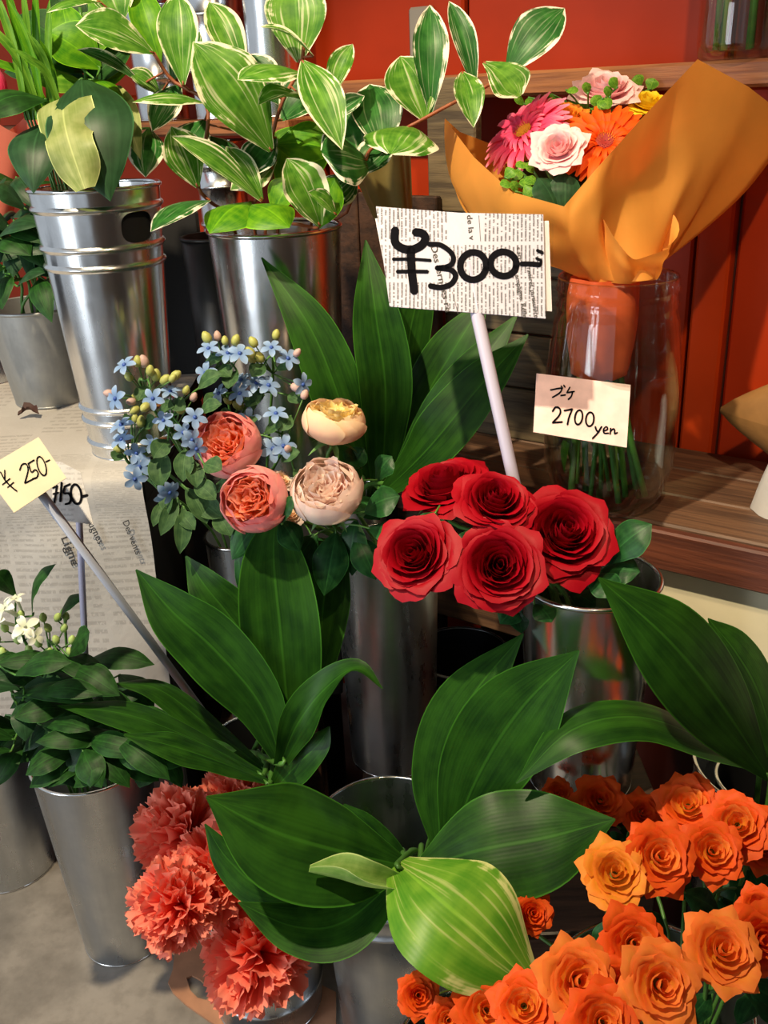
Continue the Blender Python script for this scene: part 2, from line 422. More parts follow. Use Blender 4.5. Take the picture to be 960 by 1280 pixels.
REDW2 = plain('bright_red_painted_wood', srgb('b43a0c'), 0.5, var=0.12, bscale=6, bump=0.06, spec=0.2)
DKRED = plain('dark_brown_red_wood', srgb('4a1a10'), 0.5, var=0.2, bscale=6)
WD_PLANK = wood('weathered_plank', srgb('3f2c20'), srgb('6b4e38'))
WD_EDGE = wood('reddish_plank_edge', srgb('4a2418'), srgb('6f3b26'))
WD_CRATE = wood('grey_weathered_board', srgb('3d3226'), srgb('75654a'))
WD_LEDGE = wood('brown_ledge_wood', srgb('6a3a20'), srgb('9a6236'))
WD_DARK = wood('dark_crate_wood', srgb('2a1a10'), srgb('4a3020'), rot=0.0)
CARD = plain('cardboard', srgb('a8785a'), 0.8, var=0.12, bscale=30)
CREAM = plain('cream_painted_top', srgb('ddd5b6'), 0.5, var=0.06, bscale=14, bump=0.04)

# ================================================================== the setting
def concrete():
    m, nt, b, out = newmat('worn_concrete')
    tc = nd(nt, 'ShaderNodeTexCoord').outputs['Object']
    n1 = noise_tex(nt, tc, 3.5, 6, 0.6); n2 = noise_tex(nt, tc, 40, 4, 0.6)
    c = mixc(nt, smooth(nt, n1, 0.35, 0.65), srgb('625d56'), srgb('928b82'))
    c = mixc(nt, mth(nt, 'MULTIPLY', smooth(nt, n2, 0.4, 0.7), 0.3), c, srgb('5a544c'))
    nt.links.new(c, b.inputs['Base Color'])
    nt.links.new(nd(nt, 'ShaderNodeMapRange', {0: n1, 1: 0.3, 2: 0.7, 3: 0.45, 4: 0.75}).outputs[0], b.inputs['Roughness'])
    bp = nd(nt, 'ShaderNodeBump', {'Strength': 0.2, 'Distance': 0.003, 'Height': n2}); nt.links.new(bp.outputs[0], b.inputs['Normal'])
    return m
struct(wpart('floor', *box(-4, 2.4, -3, 4.2, -0.1, 0), concrete(), None, smooth=False))
PLASTER = plain('dim_plaster', srgb('8a7a66'), 0.8, var=0.05, bscale=3)
struct(wpart('ceiling', *box(-1.9, 2.4, -1.6, 4.2, 2.7, 2.8), PLASTER, None, smooth=False))
struct(wpart('wall_right', *box(2.3, 2.4, -1.6, 4.2, 0, 2.7), PLASTER, None, smooth=False))  # unseen side wall, put in to darken the right and shape reflections
struct(wpart('wall_front', *box(-0.4, 2.3, -1.7, -1.6, 0, 2.7), PLASTER, None, smooth=False))  # unseen partial wall behind the camera, added to darken the right side

ZP = 0.711
bk0, bk1 = Pz(590, 517, ZP), Pz(960, 577, ZP)
ft1 = Pz(960, 682, ZP)
WD = (bk1 - bk0); WD.z = 0; WD.normalize()                 # along the wall, to the right
WN = V((WD.y, -WD.x, 0))                                   # out of the wall, towards the viewer
UZ = V((0, 0, 1))
WO = bk0 - WN * 0.012
def wallpt(x, y, off=0.0): return Ppl(x, y, WO + WN * off, WN)
def wbox(a0, a1, z0, z1, d0, d1):                          # along wall, height, distance from wall
    c = WO + WD * ((a0 + a1) / 2) + WN * ((d0 + d1) / 2); c = V((c.x, c.y, (z0 + z1) / 2))
    return obox(c, WD, WN, UZ, (a1 - a0) / 2, (d1 - d0) / 2, (z1 - z0) / 2)
def wa(p): return (p - WO).dot(WD)
wall = struct(part('wall_back', mesh('wall_back', *wbox(-3.2, 2.2, 0, 2.7, -0.1, -0.02), DKRED, smooth=False), None))
def wpiece(name, a0, a1, z0, z1, d0, d1, mat, b=0.004):
    return bevelbox(name, *wbox(a0, a1, z0, z1, d0, d1), mat, wall, b)
s1 = wa(wallpt(582, 60)); s2 = wa(wallpt(860, 420)); zl = wallpt(700, 95).z
zt = wallpt(700, 118, 0.06).z
wpiece('panel', -3.2, s1 - 0.004, zl, 2.7, -0.02, 0, REDW)
wpiece('panel', s1 + 0.004, s2 + 0.02, zl, 2.7, -0.02, 0, REDW)
wpiece('panel', s2 + 0.028, 2.2, zl, 2.7, -0.02, 0, REDW)
wpiece('panel', -3.2, s1 - 0.3, 0, zl, -0.02, 0, REDW)
wpiece('panel', s1 - 0.29, s2 - 0.004, 0, zl, -0.02, 0, REDW)
a_st = wa(wallpt(905, 420))
wpiece('stile', s2 + 0.004, a_st, 0, zl, -0.02, 0.012, REDW2)
wpiece('panel', a_st + 0.004, 2.2, 0, zl, -0.02, -0.01, REDW)
la0 = wa(wallpt(395, 110))
wpiece('ledge', la0 + 0.05, 2.2, zt, zl + 0.008, 0, 0.10, WD_LEDGE)
wpiece('moulding', s2 - 0.06, 2.2, zt - 0.03, zt, 0, 0.05, REDW)
gb0, gb1 = wa(wallpt(514, 60)), wa(wallpt(545, 60))
wpiece('bracket', gb0, gb1, wallpt(530, 125).z, wallpt(530, 8).z, 0, 0.008, plain('grey_bracket', srgb('8d877c'), 0.5))

# plank shelf the jar stands on
dfront = (ft1 - WO).dot(WN)
plank = thing('plank_shelf', 'weathered dark wooden plank shelf carrying the bouquet jar', 'shelf', WO + WN * dfront / 2 + UZ * (ZP - 0.045 - WO.z))
for k in range(3):
    d0, d1 = max(0.0125, dfront * k / 3 + 0.001), dfront * (k + 1) / 3 - 0.001
    bevelbox('plank', *wbox(0.03, 1.5, ZP - 0.035, ZP, d0, d1), WD_PLANK if k < 2 else WD_EDGE if False else WD_PLANK, plank, 0.003)
bevelbox('front_rail', *wbox(0.03, 1.5, ZP - 0.06, ZP - 0.003, dfront + 0.001, dfront + 0.018), WD_EDGE, plank, 0.003)
bevelbox('side_board', *wbox(0.032, wa(Ppl(668, 720, WO + WN * (dfront - 0.004), WN)) - 0.003, 0.47, ZP - 0.0605, dfront - 0.012, dfront), WD_PLANK, plank, 0.003)
bevelbox('support', *wbox(0.06, 0.12, 0, ZP - 0.0355, 0.02, 0.09), WD_DARK, plank, 0.003)

# cream cabinet carrying the plank
cab = thing('cream_cabinet', 'cream painted cabinet front below the plank shelf', 'cabinet', WO + WN * 0.15 + WD * 0.8 - UZ * WO.z)
zc = Ppl(845, 866, WO + WN * (dfront - 0.004), WN).z
ca_ = wa(Ppl(668, 720, WO + WN * (dfront - 0.004), WN))
for k in range(3):
    a0 = ca_ + 0.46 * k
    bevelbox('front_panel', *wbox(a0, a0 + 0.455, zc, ZP - 0.0365, dfront - 0.022, dfront - 0.004), CREAM, cab, 0.003)
bevelbox('carcass', *wbox(ca_ + 0.004, ca_ + 1.37, zc, ZP - 0.037, 0.03, dfront - 0.024), CREAM, cab, 0.003)
bevelbox('plinth', *wbox(ca_ + 0.01, ca_ + 1.36, 0, zc - 0.001, 0.05, dfront - 0.03), DKRED, cab, 0.003)

# weathered crate standing on the plank, left of the jar
ca0, ca1 = wa(wallpt(556, 420, 0.1)), wa(wallpt(702, 420, 0.1))
ctop = wallpt(620, 268, 0.1).z
crate = thing('weathered_crate', 'weathered grey wooden crate standing on the plank behind the price sign', 'crate', WO + WN * 0.06 + WD * ((ca0 + ca1) / 2) + UZ * (ZP - WO.z))
nb = 4
for k in range(nb):
    z0 = ZP + (ctop - ZP) * k / nb; z1 = ZP + (ctop - ZP) * (k + 1) / nb - 0.004
    bevelbox('board', *wbox(ca0, ca1, z0, z1, 0.085, 0.1), WD_CRATE, crate, 0.002)
for a in (ca0 + 0.015, ca1 - 0.015):
    bevelbox('corner_post', *wbox(a - 0.012, a + 0.012, ZP, ctop - 0.01, 0.02, 0.084), WD_CRATE, crate, 0.002)
pa0, pa1 = wa(wallpt(538, 200, 0.1)), wa(wallpt(598, 200, 0.1))
post = bevelbox('wooden_post', *wbox(pa0, pa1, ctop + 0.001, zt + 0.03, 0.088, 0.11), WD_CRATE, None, 0.003)
tag(post, 'weathered upright wooden post behind the variegated spray', 'post')

db0, db1 = wa(wallpt(405, 330, 0.13)), wa(wallpt(548, 330, 0.13))
dbt = thing('dark_board', 'dark wooden boards standing upright behind the tall leaves', 'board', WO + WN * 0.12 + WD * ((db0 + db1) / 2) - UZ * WO.z)
for k in range(3):
    bevelbox('board', *wbox(db0 + (db1 - db0) * k / 3, db0 + (db1 - db0) * (k + 1) / 3 - 0.003, 0, wallpt(480, 238, 0.13).z - 0.004 * k, 0.112, 0.128), WD_DARK, dbt, 0.002)

# ------------------------------------------------------------------ newspaper covered table
ZT = 0.79
tr = Pz(178, 592, ZT)
TX, TY = tr.x, tr.y
tab = thing('display_table', 'black display table under the newspaper sheets', 'table', (TX - 0.6, TY + 0.4, 0))
bevelbox('table_top', *box(-1.9, TX - 0.004, TY + 0.012, 1.75, ZT - 0.05, ZT - 0.003), BLACKM, tab, 0.004)
bevelbox('side_panel', *box(TX - 0.03, TX - 0.006, TY + 0.014, 1.74, 0.002, ZT - 0.05), BLACKM, tab, 0.003)
bevelbox('apron', *box(-1.9, TX - 0.032, TY + 0.014, TY + 0.03, 0.44, ZT - 0.05), BLACKM, tab, 0.003)
for x in (-1.85,):
    bevelbox('leg', *box(x, x + 0.05, TY + 0.03, TY + 0.08, 0, ZT - 0.05), BLACKM, tab, 0.003)
NEWS = news_mat('aged_newspaper', srgb('c4bfb8'), srgb('8c8680'), 150, 210, cols=8, fade=0.42)
def sheet(x0, x1, lift, drop, back, label):
    t = thing('newspaper_sheet', label, 'newspaper', (x0 / 2 + x1 / 2, TY, ZT), 'newspaper sheets over the table')
    prof = [V((back, ZT + 0.001 + lift)), V((TY + 0.10, ZT + 0.001 + lift)), V((TY + 0.03, ZT + 0.001 + lift)), V((TY + 0.006, ZT + lift - 0.003)), V((TY - 0.003 - lift, ZT - 0.02)), V((TY - 0.004 - lift, ZT - 0.1)), V((TY - 0.008 - lift, drop))]
    pr = cat(prof, 60)
    def fn(u, v):
        x = x0 + (x1 - x0) * u
        q = pr[min(59, int(round(v * 59)))]
        n = noise.noise(V((x * 7, q.x * 7 + q.y * 7, 0.5))) + 0.5 * noise.noise(V((x * 17, q.x * 15 + q.y * 15, 0.5)))
        n += 0.9 * abs(noise.noise(V((x * 5 + q.x * 3, q.x * 4 + q.y * 9, 7.0)))) - 0.2
        a = 0.007 if v > 0.5 else 0.0022
        o = a * (n + 0.9)
        return V((x + 0.008 * noise.noise(V((q.y * 6, 0.3, 1))) * (1 if v > .5 else 0), q.x - (o if v > 0.5 else 0), q.y + (o if v < 0.5 else 0)))
    vs, fs, uv = grid(fn, 26, 59)
    L = sum((pr[i + 1] - pr[i]).length for i in range(59))
    uv = [(u * (x1 - x0), v * L) for u, v in uv]
    wpart('paper', vs, fs, NEWS, t, uv)
    return t
sheet(TX - 0.20, TX, 0.0045, 0.385, 1.74, 'newspaper sheet at the open end of the table, beside the black side')
sheet(TX - 0.42, TX - 0.17, 0.003, 0.395, 1.76, 'newspaper sheet under the small zinc pot')
sheet(TX - 0.75, TX - 0.40, 0.0015, 0.39, 1.78, 'newspaper sheet over the table behind the white flowers')

# crates the buckets stand on
def slat_crate(x0, x1, y0, y1, h, label):
    t = thing('wooden_crate', label, 'crate', ((x0 + x1) / 2, (y0 + y1) / 2, 0))
    n = max(2, int((x1 - x0) / 0.09))
    for k in range(n):
        a0 = x0 + (x1 - x0) * k / n; a1 = x0 + (x1 - x0) * (k + 1) / n - 0.003
        bevelbox('slat', *box(a0, a1, y0, y1, h - 0.012, h), WD_DARK, t, 0.0015)
    for z in (0.02, h / 2):
        bevelbox('side_board', *box(x0, x1, y0, y0 + 0.01, z, z + h * 0.42), WD_DARK, t, 0.0015)
    for x in (x0, x1 - 0.02):
        for y in (y0 + 0.011, y1 - 0.02):
            bevelbox('corner_post', *box(x, x + 0.02, y, y + 0.02, 0, h - 0.013), WD_DARK, t, 0.0015)
slat_crate(-0.05, 0.22, 1.165, 1.46, 0.30, 'dark wooden crate under the tall dark vase')
slat_crate(-0.29, -0.12, 1.272, 1.378, 0.30, 'small dark crate under the slim vase of blue flowers')
slat_crate(0.165, 0.335, 0.955, 1.135, 0.415, 'dark wooden crate under the red rose bucket')

# ------------------------------------------------------------------ buckets
def bucket(name, label, c, R, Rb, H, mat, rings=(), rim=RIM, rr=0.0028, hole=None, group=None, inner=None, seg=64, ringh=0.006):
    """c = centre of the foot"""
    t = thing(name, label, 'bucket' if 'bucket' in name else ('pot' if 'pot' in name else 'vase'), c, group)
    zs = sorted(set([0.004, H * 0.25, H * 0.5, H * 0.75, H - 0.003] + [z + d for z in rings for d in (-0.0048, -0.0024, 0, 0.0024, 0.0048)]))
    prof = [(0.001, 0.0), (Rb - 0.004, 0.0), (Rb, 0.002)]
    for z in zs:
        r = Rb + (R - Rb) * z / H
        for q in rings:
            d = abs(z - q)
            if d < 0.0047: r += 0.0036 * (1 - (d / 0.0047) ** 2)
        prof.append((r, z))
    prof += [(R, H), (R - 0.002, H)]
    for k in range(5, -1, -1):
        z = H * k / 5 * 0.97 + 0.006; prof.append((Rb + (R - Rb) * z / H - 0.0025, z))
    prof.append((0.001, 0.006))
    vs, fs, uv = lathe(prof, seg, closed=True)
    me = mesh('body', vs, fs, mat, uv)
    b = part('body', me, t)
    if hole:
        hz, hang, hw, hh = hole
        pv = []; n = 28
        dx = V((math.cos(hang), math.sin(hang), 0)); sx = V((-dx.y, dx.x, 0))
        for s in (-0.5, 0.5):
            for k in range(n):
                a = 2 * math.pi * k / n
                ca, sa = math.cos(a), math.sin(a)
                px = math.copysign(abs(ca) ** 0.7, ca) * hw; pz = math.copysign(abs(sa) ** 0.7, sa) * hh
                pv.append(dx * (s) + sx * px + UZ * (hz + pz))
        pf = [tuple(range(n - 1, -1, -1)), tuple(range(n, 2 * n))] + [(k, (k + 1) % n, n + (k + 1) % n, n + k) for k in range(n)]
        co = part('cutter', mesh('cutter', pv, pf, smooth=False), t)
        for mm in (me, co.data):
            bm = bmesh.new(); bm.from_mesh(mm); bmesh.ops.remove_doubles(bm, verts=bm.verts, dist=1e-6); bmesh.ops.recalc_face_normals(bm, faces=bm.faces); bm.to_mesh(mm); bm.free()
        md = b.modifiers.new('cut', 'BOOLEAN'); md.object = co; md.operation = 'DIFFERENCE'; md.solver = 'EXACT'
        bpy.context.view_layer.update()
        dg = bpy.context.evaluated_depsgraph_get()
        nm = bpy.data.meshes.new_from_object(b.evaluated_get(dg)); b.modifiers.clear(); b.data = nm
        bpy.data.objects.remove(co, do_unlink=True)
        nm.polygons.foreach_set('use_smooth', [True] * len(nm.polygons))
        try: nm.set_sharp_from_angle(angle=math.radians(40))
        except Exception: pass
    else:
        try: me.set_sharp_from_angle(angle=math.radians(50))
        except Exception: pass
    part('rim', mesh('rim', *torus(R, rr, H, seg), rim), t)
    part('foot_ring', mesh('foot_ring', *torus(Rb - 0.001, 0.002, 0.0022, seg), rim if mat is not BLACK else BLACK), t)
    if inner:
        z = H * inner
        vs, fs, uv = lathe([(0.0005, z), (Rb + (R - Rb) * inner - 0.004, z)], 40)
        part('water', mesh('water', vs, fs, WATERD), t)
    return t
WATERD = thin_glass('clear_bucket_water', (0.93, 0.96, 0.92, 1), 0.0, 0.02)
def rimfoot(x, y, z, H):         # foot centre of a bucket whose rim centre shows at a pixel, rim height z
    p = Pz(x, y, z); return V((p.x, p.y, z - H))
def scale_at(p): return (p - CAM).dot(fwd) / F          # metres per photo pixel

# on the floor
B1 = rimfoot(114, 945, 0.36, 0.36)
bucket('tin_bucket', 'tall plain tin floor bucket holding the white flowers', B1, 0.088, 0.066, 0.36, TIN2)
b0 = Pz(28, 1075, 0)
bucket('tin_bucket', 'short tin bucket on the concrete behind the white flower bucket', V((b0.x - 0.02, b0.y, 0)), 0.098, 0.082, 0.27, TIN2)
B3 = rimfoot(484, 1032, 0.37, 0.37)
bucket('tin_bucket', 'ringed tin floor bucket with the streaked yellow green leaf', B3, 0.097, 0.078, 0.37, TIN2, rings=(0.30, 0.265))
B2 = Pz(338, 1245, 0.006)
bucket('tin_bucket', 'low tin bucket of coral carnations on a cardboard flat', B2, 0.083, 0.078, 0.20, TIN2, rings=(0.05,))
TB = V((-0.213, 1.203, 0.0))
bucket('black_bucket', 'black floor bucket holding upright fresh green leaves', TB, 0.064, 0.054, 0.36, BLACK, rings=(0.30,), rim=TIN2)
EB = rimfoot(922, 936, 0.45, 0.45) + V((0.04, -0.035, 0))
bucket('tin_bucket', 'tin floor bucket with arching leaves beside the orange roses', EB, 0.103, 0.08, 0.45, TIN2, rings=(0.4,))
eb2 = bucket('black_cup', 'black inner cup with a bright rim standing inside the floor bucket of arching leaves', EB + V((-0.020, -0.014, 0.0065)), 0.060, 0.046, 0.432, BLACK)
CUP = EB + V((-0.020, -0.014, 0.0065))
OB = Pz(815, 1215, 0.40)
OB1 = V((OB.x, OB.y, 0)); 
bucket('tin_bucket', 'tin floor bucket packed with orange spray roses', OB1, 0.105, 0.085, 0.36, TIN2, inner=0.8)
ob2 = Pz(600, 1290, 0.33)
OB2 = V((ob2.x - 0.012, ob2.y - 0.02, 0))
bucket('tin_bucket', 'tin floor bucket of orange roses half hidden below the streaked leaf', OB2, 0.075, 0.065, 0.33, TIN, inner=0.8)
# on the crates
B4 = rimfoot(482, 706, 0.66, 0.36)
bucket('tall_vase', 'tall dark tin vase in the middle holding peach roses', V((B4.x, max(B4.y, 1.235), 0.30)), 0.076, 0.066, 0.36, TIN2)
B4 = V((B4.x, max(B4.y, 1.235), 0.30))
p5 = P(302, 668, 1.455)
B5 = V((p5.x, p5.y, 0.30))
bucket('tall_vase', 'slim tin vase of pale blue flowers against the black table side', B5, 0.055, 0.046, p5.z - 0.30, TIN2)
p6 = P(737, 721, 1.15); B6 = V((p6.x, p6.y, 0.415))
bucket('tin_bucket', 'polished tin bucket holding the red roses', B6, 0.083, 0.066, p6.z - 0.415, TIN, rr=0.0032)
BH6 = p6.z
p9 = P(576, 815, 1.6); 
bucket('black_bucket', 'black empty bucket between the dark vase and the red rose bucket', V((p9.x, p9.y, 0.30)), 0.080, 0.07, p9.z - 0.30, BLACK, rings=((p9.z - 0.30) * 0.75,), rim=TIN2)
pk = P(470, 610, 1.50); BK = V((-0.038, 1.382, 0.30))
bucket('tall_vase', 'dark vase hidden behind the peach roses holding tall leaves', BK, 0.042, 0.038, pk.z - 0.30, TIN2)
# on the newspaper
p7 = P(117, 233, 1.24)
q7 = Pz(168, 545, ZT + 0.008)
H7 = p7.z - ZT - 0.0065
B7 = V((p7.x, max(p7.y, TY + 0.09), ZT + 0.0065))
toC = math.atan2(CAM.y - B7.y, CAM.x - B7.x)
bucket('tin_bucket', 'tall ringed tin bucket with oval handle holes on the newspaper', B7, 0.083, 0.058, H7, TIN, rings=(H7 * 0.935, H7 * 0.80, H7 * 0.735, H7 * 0.2, H7 * 0.15, H7 * 0.06), hole=(H7 * 0.868, toC + 0.62, 0.024, 0.019))
ln = [o for o in COL.objects if o.get('label', '').startswith('tall ringed tin bucket')][0]
f_ = lambda z: 0.058 + (0.083 - 0.058) * z / H7 - 0.005
vs, fs, uv = lathe([(0.001, 0.02), (f_(0.02), 0.02), (f_(H7 * 0.95), H7 * 0.95), (f_(H7 * 0.95) - 0.002, H7 * 0.95), (f_(0.03) - 0.002, 0.03), (0.001, 0.03)], 40)
part('black_liner', mesh('black_liner', vs, fs, BLACKM, uv), ln)  # black lining added so the inside of the handle hole reads dark
z1 = Pz(62, 500, ZT + 0.006)
ZB = V((z1.x + 0.005, z1.y + 0.01, ZT + 0.005))
hz = (P(62, 372, (z1 - CAM).dot(fwd)).z - ZT) * 0.97
bucket('zinc_pot', 'small matte zinc pot on the newspaper behind the ringed bucket', ZB, 0.085, 0.062, hz, ZINC, rim=ZINC)
z2 = Pz(-6, 478, ZT + 0.006)
ZB2 = V((z2.x - 0.035, z2.y + 0.03, ZT + 0.004))
bucket('zinc_pot', 'shiny tin pot standing beside the matte zinc pot', ZB2, 0.075, 0.066, 0.12, TIN2, group=None)
# black bin and hosta bucket on it
p8 = P(343, 285, 1.385)
HB = V((p8.x, p8.y, p8.z - 0.36))
bucket('tin_bucket', 'polished tin bucket of white edged leaf sprays', HB, 0.0955, 0.079, 0.36, TIN, rr=0.0034)
bn = thing('black_box', 'tall black box supporting the polished bucket of leaf sprays', 'box', (HB.x, HB.y + 0.02, 0))
bevelbox('body', *box(TX + 0.005, -0.084, B5.y + 0.058, HB.y + 0.16, 0.31, HB.z), BLACKM, bn, 0.004)
bevelbox('foot', *box(TX + 0.02, HB.x + 0.04, HB.y + 0.08, HB.y + 0.15, 0, 0.31), BLACKM, bn, 0.004)
c = P(264, 298, 1.575)
bt = thing('black_bin', 'black plastic bin standing between the two shiny buckets', 'bin', (c.x, c.y + 0.02, HB.z))
vs, fs, uv = lathe([(0.001, 0), (0.044, 0), (0.046, 0.002), (0.053, c.z - HB.z), (0.05, c.z - HB.z), (0.043, 0.004), (0.001, 0.004)], 40)
part('body', mesh('body', vs, fs, BLACK, uv), bt)
part('rim', mesh('rim', *torus(0.053, 0.003, c.z - HB.z, 40), BLACK), bt)

bb = bevelbox('black_screen', *box(TX - 0.16, TX + 0.03, 1.705, 1.725, ZT + 0.008, 1.08), BLACKM, None, 0.003)  # board added to black out the red gap beside the bin
tag(bb, 'black screen standing on the table behind the ringed bucket', 'screen')
# metal vases standing on the ledge behind the leaf sprays
zs_ = wallpt(300, 148, 0.08).z
for (x, R, H, lb) in ((272, 0.050, 0.27, 'shiny ridged metal vase on the back shelf behind the leaf sprays'), (342, 0.045, 0.25, 'plainer shiny metal vase on the back shelf beside the ridged one'), (198, 0.050, 0.24, 'shiny metal vase on the back shelf behind the grassy blades')):
    p = wallpt(x, 80, 0.09)
    bucket('metal_vase', lb, V((p.x, p.y, zs_)), R, R * 0.92, H, TIN, rings=(H * 0.3, H * 0.62, H * 0.8) if x != 342 else (H * 0.9,))
sa0, sa1 = wa(wallpt(100, 100, 0.08)), wa(wallpt(398, 100, 0.08))
sh = bevelbox('back_shelf', *wbox(sa0 - 0.3, sa1, zs_ - 0.025, zs_, 0.0, 0.17), WD_LEDGE, None, 0.004)
tag(sh, 'brown wooden back shelf under the shiny metal vases', 'shelf')
r_ = ray(280, 250); pc = CAM + r_ * (1.84 / r_.y)
bucket('metal_vase', 'small ridged metal cup low behind the leaf spray bucket', pc + V((0, 0, -0.1)), 0.045, 0.042, 0.2, TIN, rings=(0.06, 0.125, 0.16))
st_ = thing('back_stand', 'small wooden stand behind the polished bucket of leaf sprays', 'stand', (pc.x, pc.y, 0))
bevelbox('stand_top', *box(pc.x - 0.08, pc.x + 0.10, pc.y - 0.06, pc.y + 0.06, pc.z - 0.125, pc.z - 0.1005), WD_LEDGE, st_, 0.003)
for x in (-0.07, 0.07):
    bevelbox('leg', *box(pc.x + x, pc.x + x + 0.02, pc.y - 0.02, pc.y + 0.02, 0, pc.z - 0.125), WD_DARK, st_, 0.003)

# cardboard flat under the carnation bucket
def arc(cx, cy, r, a0, a1, n): return [(cx + r * math.cos(a0 + (a1 - a0) * k / n), cy + r * math.sin(a0 + (a1 - a0) * k / n)) for k in range(n + 1)]
cb = thing('cardboard_flat', 'brown cardboard flat with a cut out handle under the carnation bucket', 'cardboard', (B2.x, B2.y, 0))
outl = []
for (x, y) in ((200, 1185), (218, 1192), (216, 1212), (210, 1228), (216, 1240), (232, 1255), (262, 1276), (300, 1300), (420, 1330), (420, 1240), (330, 1196), (240, 1172)):
    q = Pz(x, y, 0.0045); outl.append(q)
hol = []
for (x, y) in ((233, 1222), (240, 1219), (250, 1224), (258, 1232), (262, 1243), (258, 1250), (247, 1247), (238, 1238)):
    hol.append(Pz(x, y, 0.0045))
bm = bmesh.new()
def loopv(l): 
    vv = [bm.verts.new(v - cb.location) for v in l]; return [bm.edges.new((vv[i], vv[(i + 1) % len(vv)])) for i in range(len(vv))]
es = loopv(outl) + loopv(hol)
bmesh.ops.triangle_fill(bm, use_beauty=True, use_dissolve=False, edges=es)
g = bmesh.ops.extrude_face_region(bm, geom=bm.faces[:])
bmesh.ops.translate(bm, verts=[v for v in g['geom'] if isinstance(v, bmesh.types.BMVert)], vec=(0, 0, -0.004))
bmesh.ops.recalc_face_normals(bm, faces=bm.faces)
m = bpy.data.meshes.new('sheet'); bm.to_mesh(m); bm.free(); m.materials.append(CARD); part('sheet', m, cb)

# dried leaf lying on the newspaper
q = Pz(36, 522, ZT + 0.008)
vs, fs, uv = blade([q + V((-0.016, 0, 0.004)), q + V((0, 0.006, 0.012)), q + V((0.018, -0.003, 0.006))], [0.004, 0.02, 0.002], UZ, cup=0.8, wave=0.4, nu=6, nv=10)
o = wpart('dried_leaf', vs, fs, plain('dried_leaf_brown', srgb('3a1c12'), 0.7), None, uv); tag(o, 'curled dead brown leaf lying on the newspaper', 'leaf')

# right edge: brown paper parcel and white bag on the plank
q = wallpt(901, 512, 0.085); q = V((q.x, q.y, q.z))
def parcel(u, v):
    a = 2 * math.pi * u; k = 1 if v < 0.85 else math.sqrt(max(0, 1 - ((v - 0.85) / 0.15) ** 2)) * 0.93 + 0.07
    r = (0.004 + (q.z - ZP - 0.004) * min(1, v * 1.5) ** 0.85) * k
    r *= 1 + 0.10 * noise.noise(V((math.cos(a) * 2, math.sin(a) * 2, v * 5))) * v
    p = q + WD * (0.24 * v) + (WN * math.cos(a) * r * 0.85 + UZ * math.sin(a) * r * 1.05)
    return V((p.x, p.y, max(p.z, ZP + 0.0005)))
vs, fs, uv = grid(parcel, 24, 14)
o = wpart('paper_parcel', vs, fs, plain('kraft_paper', srgb('8a6232'), 0.75, bump=0.4, bscale=30, var=0.1), None, uv); tag(o, 'crumpled brown paper parcel against the red stile', 'parcel')
q2 = Pz(1000, 636, ZP) + WN * 0.03
def bag(u, v):
    a = 2 * math.pi * u; r = (0.058 - 0.026 * v) * (1 + 0.08 * math.sin(a * 4 + v * 3)) * (1 if v < 0.97 else 0.3)
    return V((q2.x, q2.y, ZP + 0.0005)) + WD * (math.cos(a) * r) + WN * (math.sin(a) * r * 0.5) + UZ * (0.13 * v) + WD * (0.012 * v)
vs, fs, uv = grid(bag, 24, 10)
o = wpart('white_bag', vs, fs, plain('white_paper', srgb('b9b6b2'), 0.7, bump=0.4, bscale=30), None, uv); tag(o, 'white paper bag standing on the plank by the brown parcel', 'bag')


# ------------------------------------------------------------------ stems run over the rim of their vessel; leaves are set clear of what is already there
from mathutils.bvhtree import BVHTree
class Ves:
    def __init__(s, c, R, Rb, H): s.c, s.R, s.Rb, s.zt, s.n = V(c), R, Rb, c.z + H, 0
    def path(s, dest, i=None):
        """points from the bottom of the vessel to just before dest"""
        if i is None: s.n += 1; i = s.n
        d = dest - s.c; d.z = 0; dist = d.length
        u = d.normalized() if dist > 1e-5 else V((1, 0, 0)); side = V((-u.y, u.x, 0))
        j = ((i * 0.618) % 1) * 2 - 1
        root = s.c + u * (s.Rb * 0.45 * (((i * 0.38) % 1) * 2 - 1)) + side * (s.Rb * 0.55 * j) + V((0, 0, 0.010))
        if dist < 0.85 * s.R and dest.z < s.zt + 0.02: return [root]
        rE = min(0.62 * s.R + 0.1 * s.R * ((i * 0.38) % 1), dist)
        E = s.c + u * rE + side * (0.4 * s.R * j * min(1, dist / s.R)); E.z = s.zt + 0.006
        pts = [root, root.lerp(E, 0.5), E]
        if dist > 0.9 * s.R:
            t = (s.R + 0.004 - rE) / max(1e-4, dist - rE)
            if 0 < t < 1 and E.z + t * (dest.z - E.z) < s.zt + 0.012:
                E2 = s.c + u * (s.R + 0.002) + side * (0.3 * s.R * j); E2.z = s.zt + 0.015; pts.append(E2)
        return pts
def route(ves, dest, tail, rad):
    """the way up through the vessel that touches the fewest stems already standing there"""
    bs, bp = None, None
    for k in range(16):
        ves.n += 1
        p = ves.path(dest, ves.n)
        vs, fs, uv = tube(cat(p + tail, 20), rad, 6)
        s = score('', [(vs, fs)])
        if bs is None or s < bs: bs, bp = s, p
        if s == 0: break
    return bp
OCC, SEEN = [], set()
def bbx(vs): return [min(v[i] for v in vs) for i in range(3)], [max(v[i] for v in vs) for i in range(3)]
def occ_add(tn, vs, fs): OCC.append((tn, bbx(vs), BVHTree.FromPolygons([tuple(v) for v in vs], fs)))
def checkpoint():
    bpy.context.view_layer.update()
    for o in COL.objects:
        if o.type != 'MESH' or o.name in SEEN: continue
        SEEN.add(o.name)
        if len(o.data.vertices) < 3: continue
        t = o
        while t.parent: t = t.parent
        mw = o.matrix_world
        occ_add(t.name, [mw @ v.co for v in o.data.vertices], [tuple(p.vertices) for p in o.data.polygons])
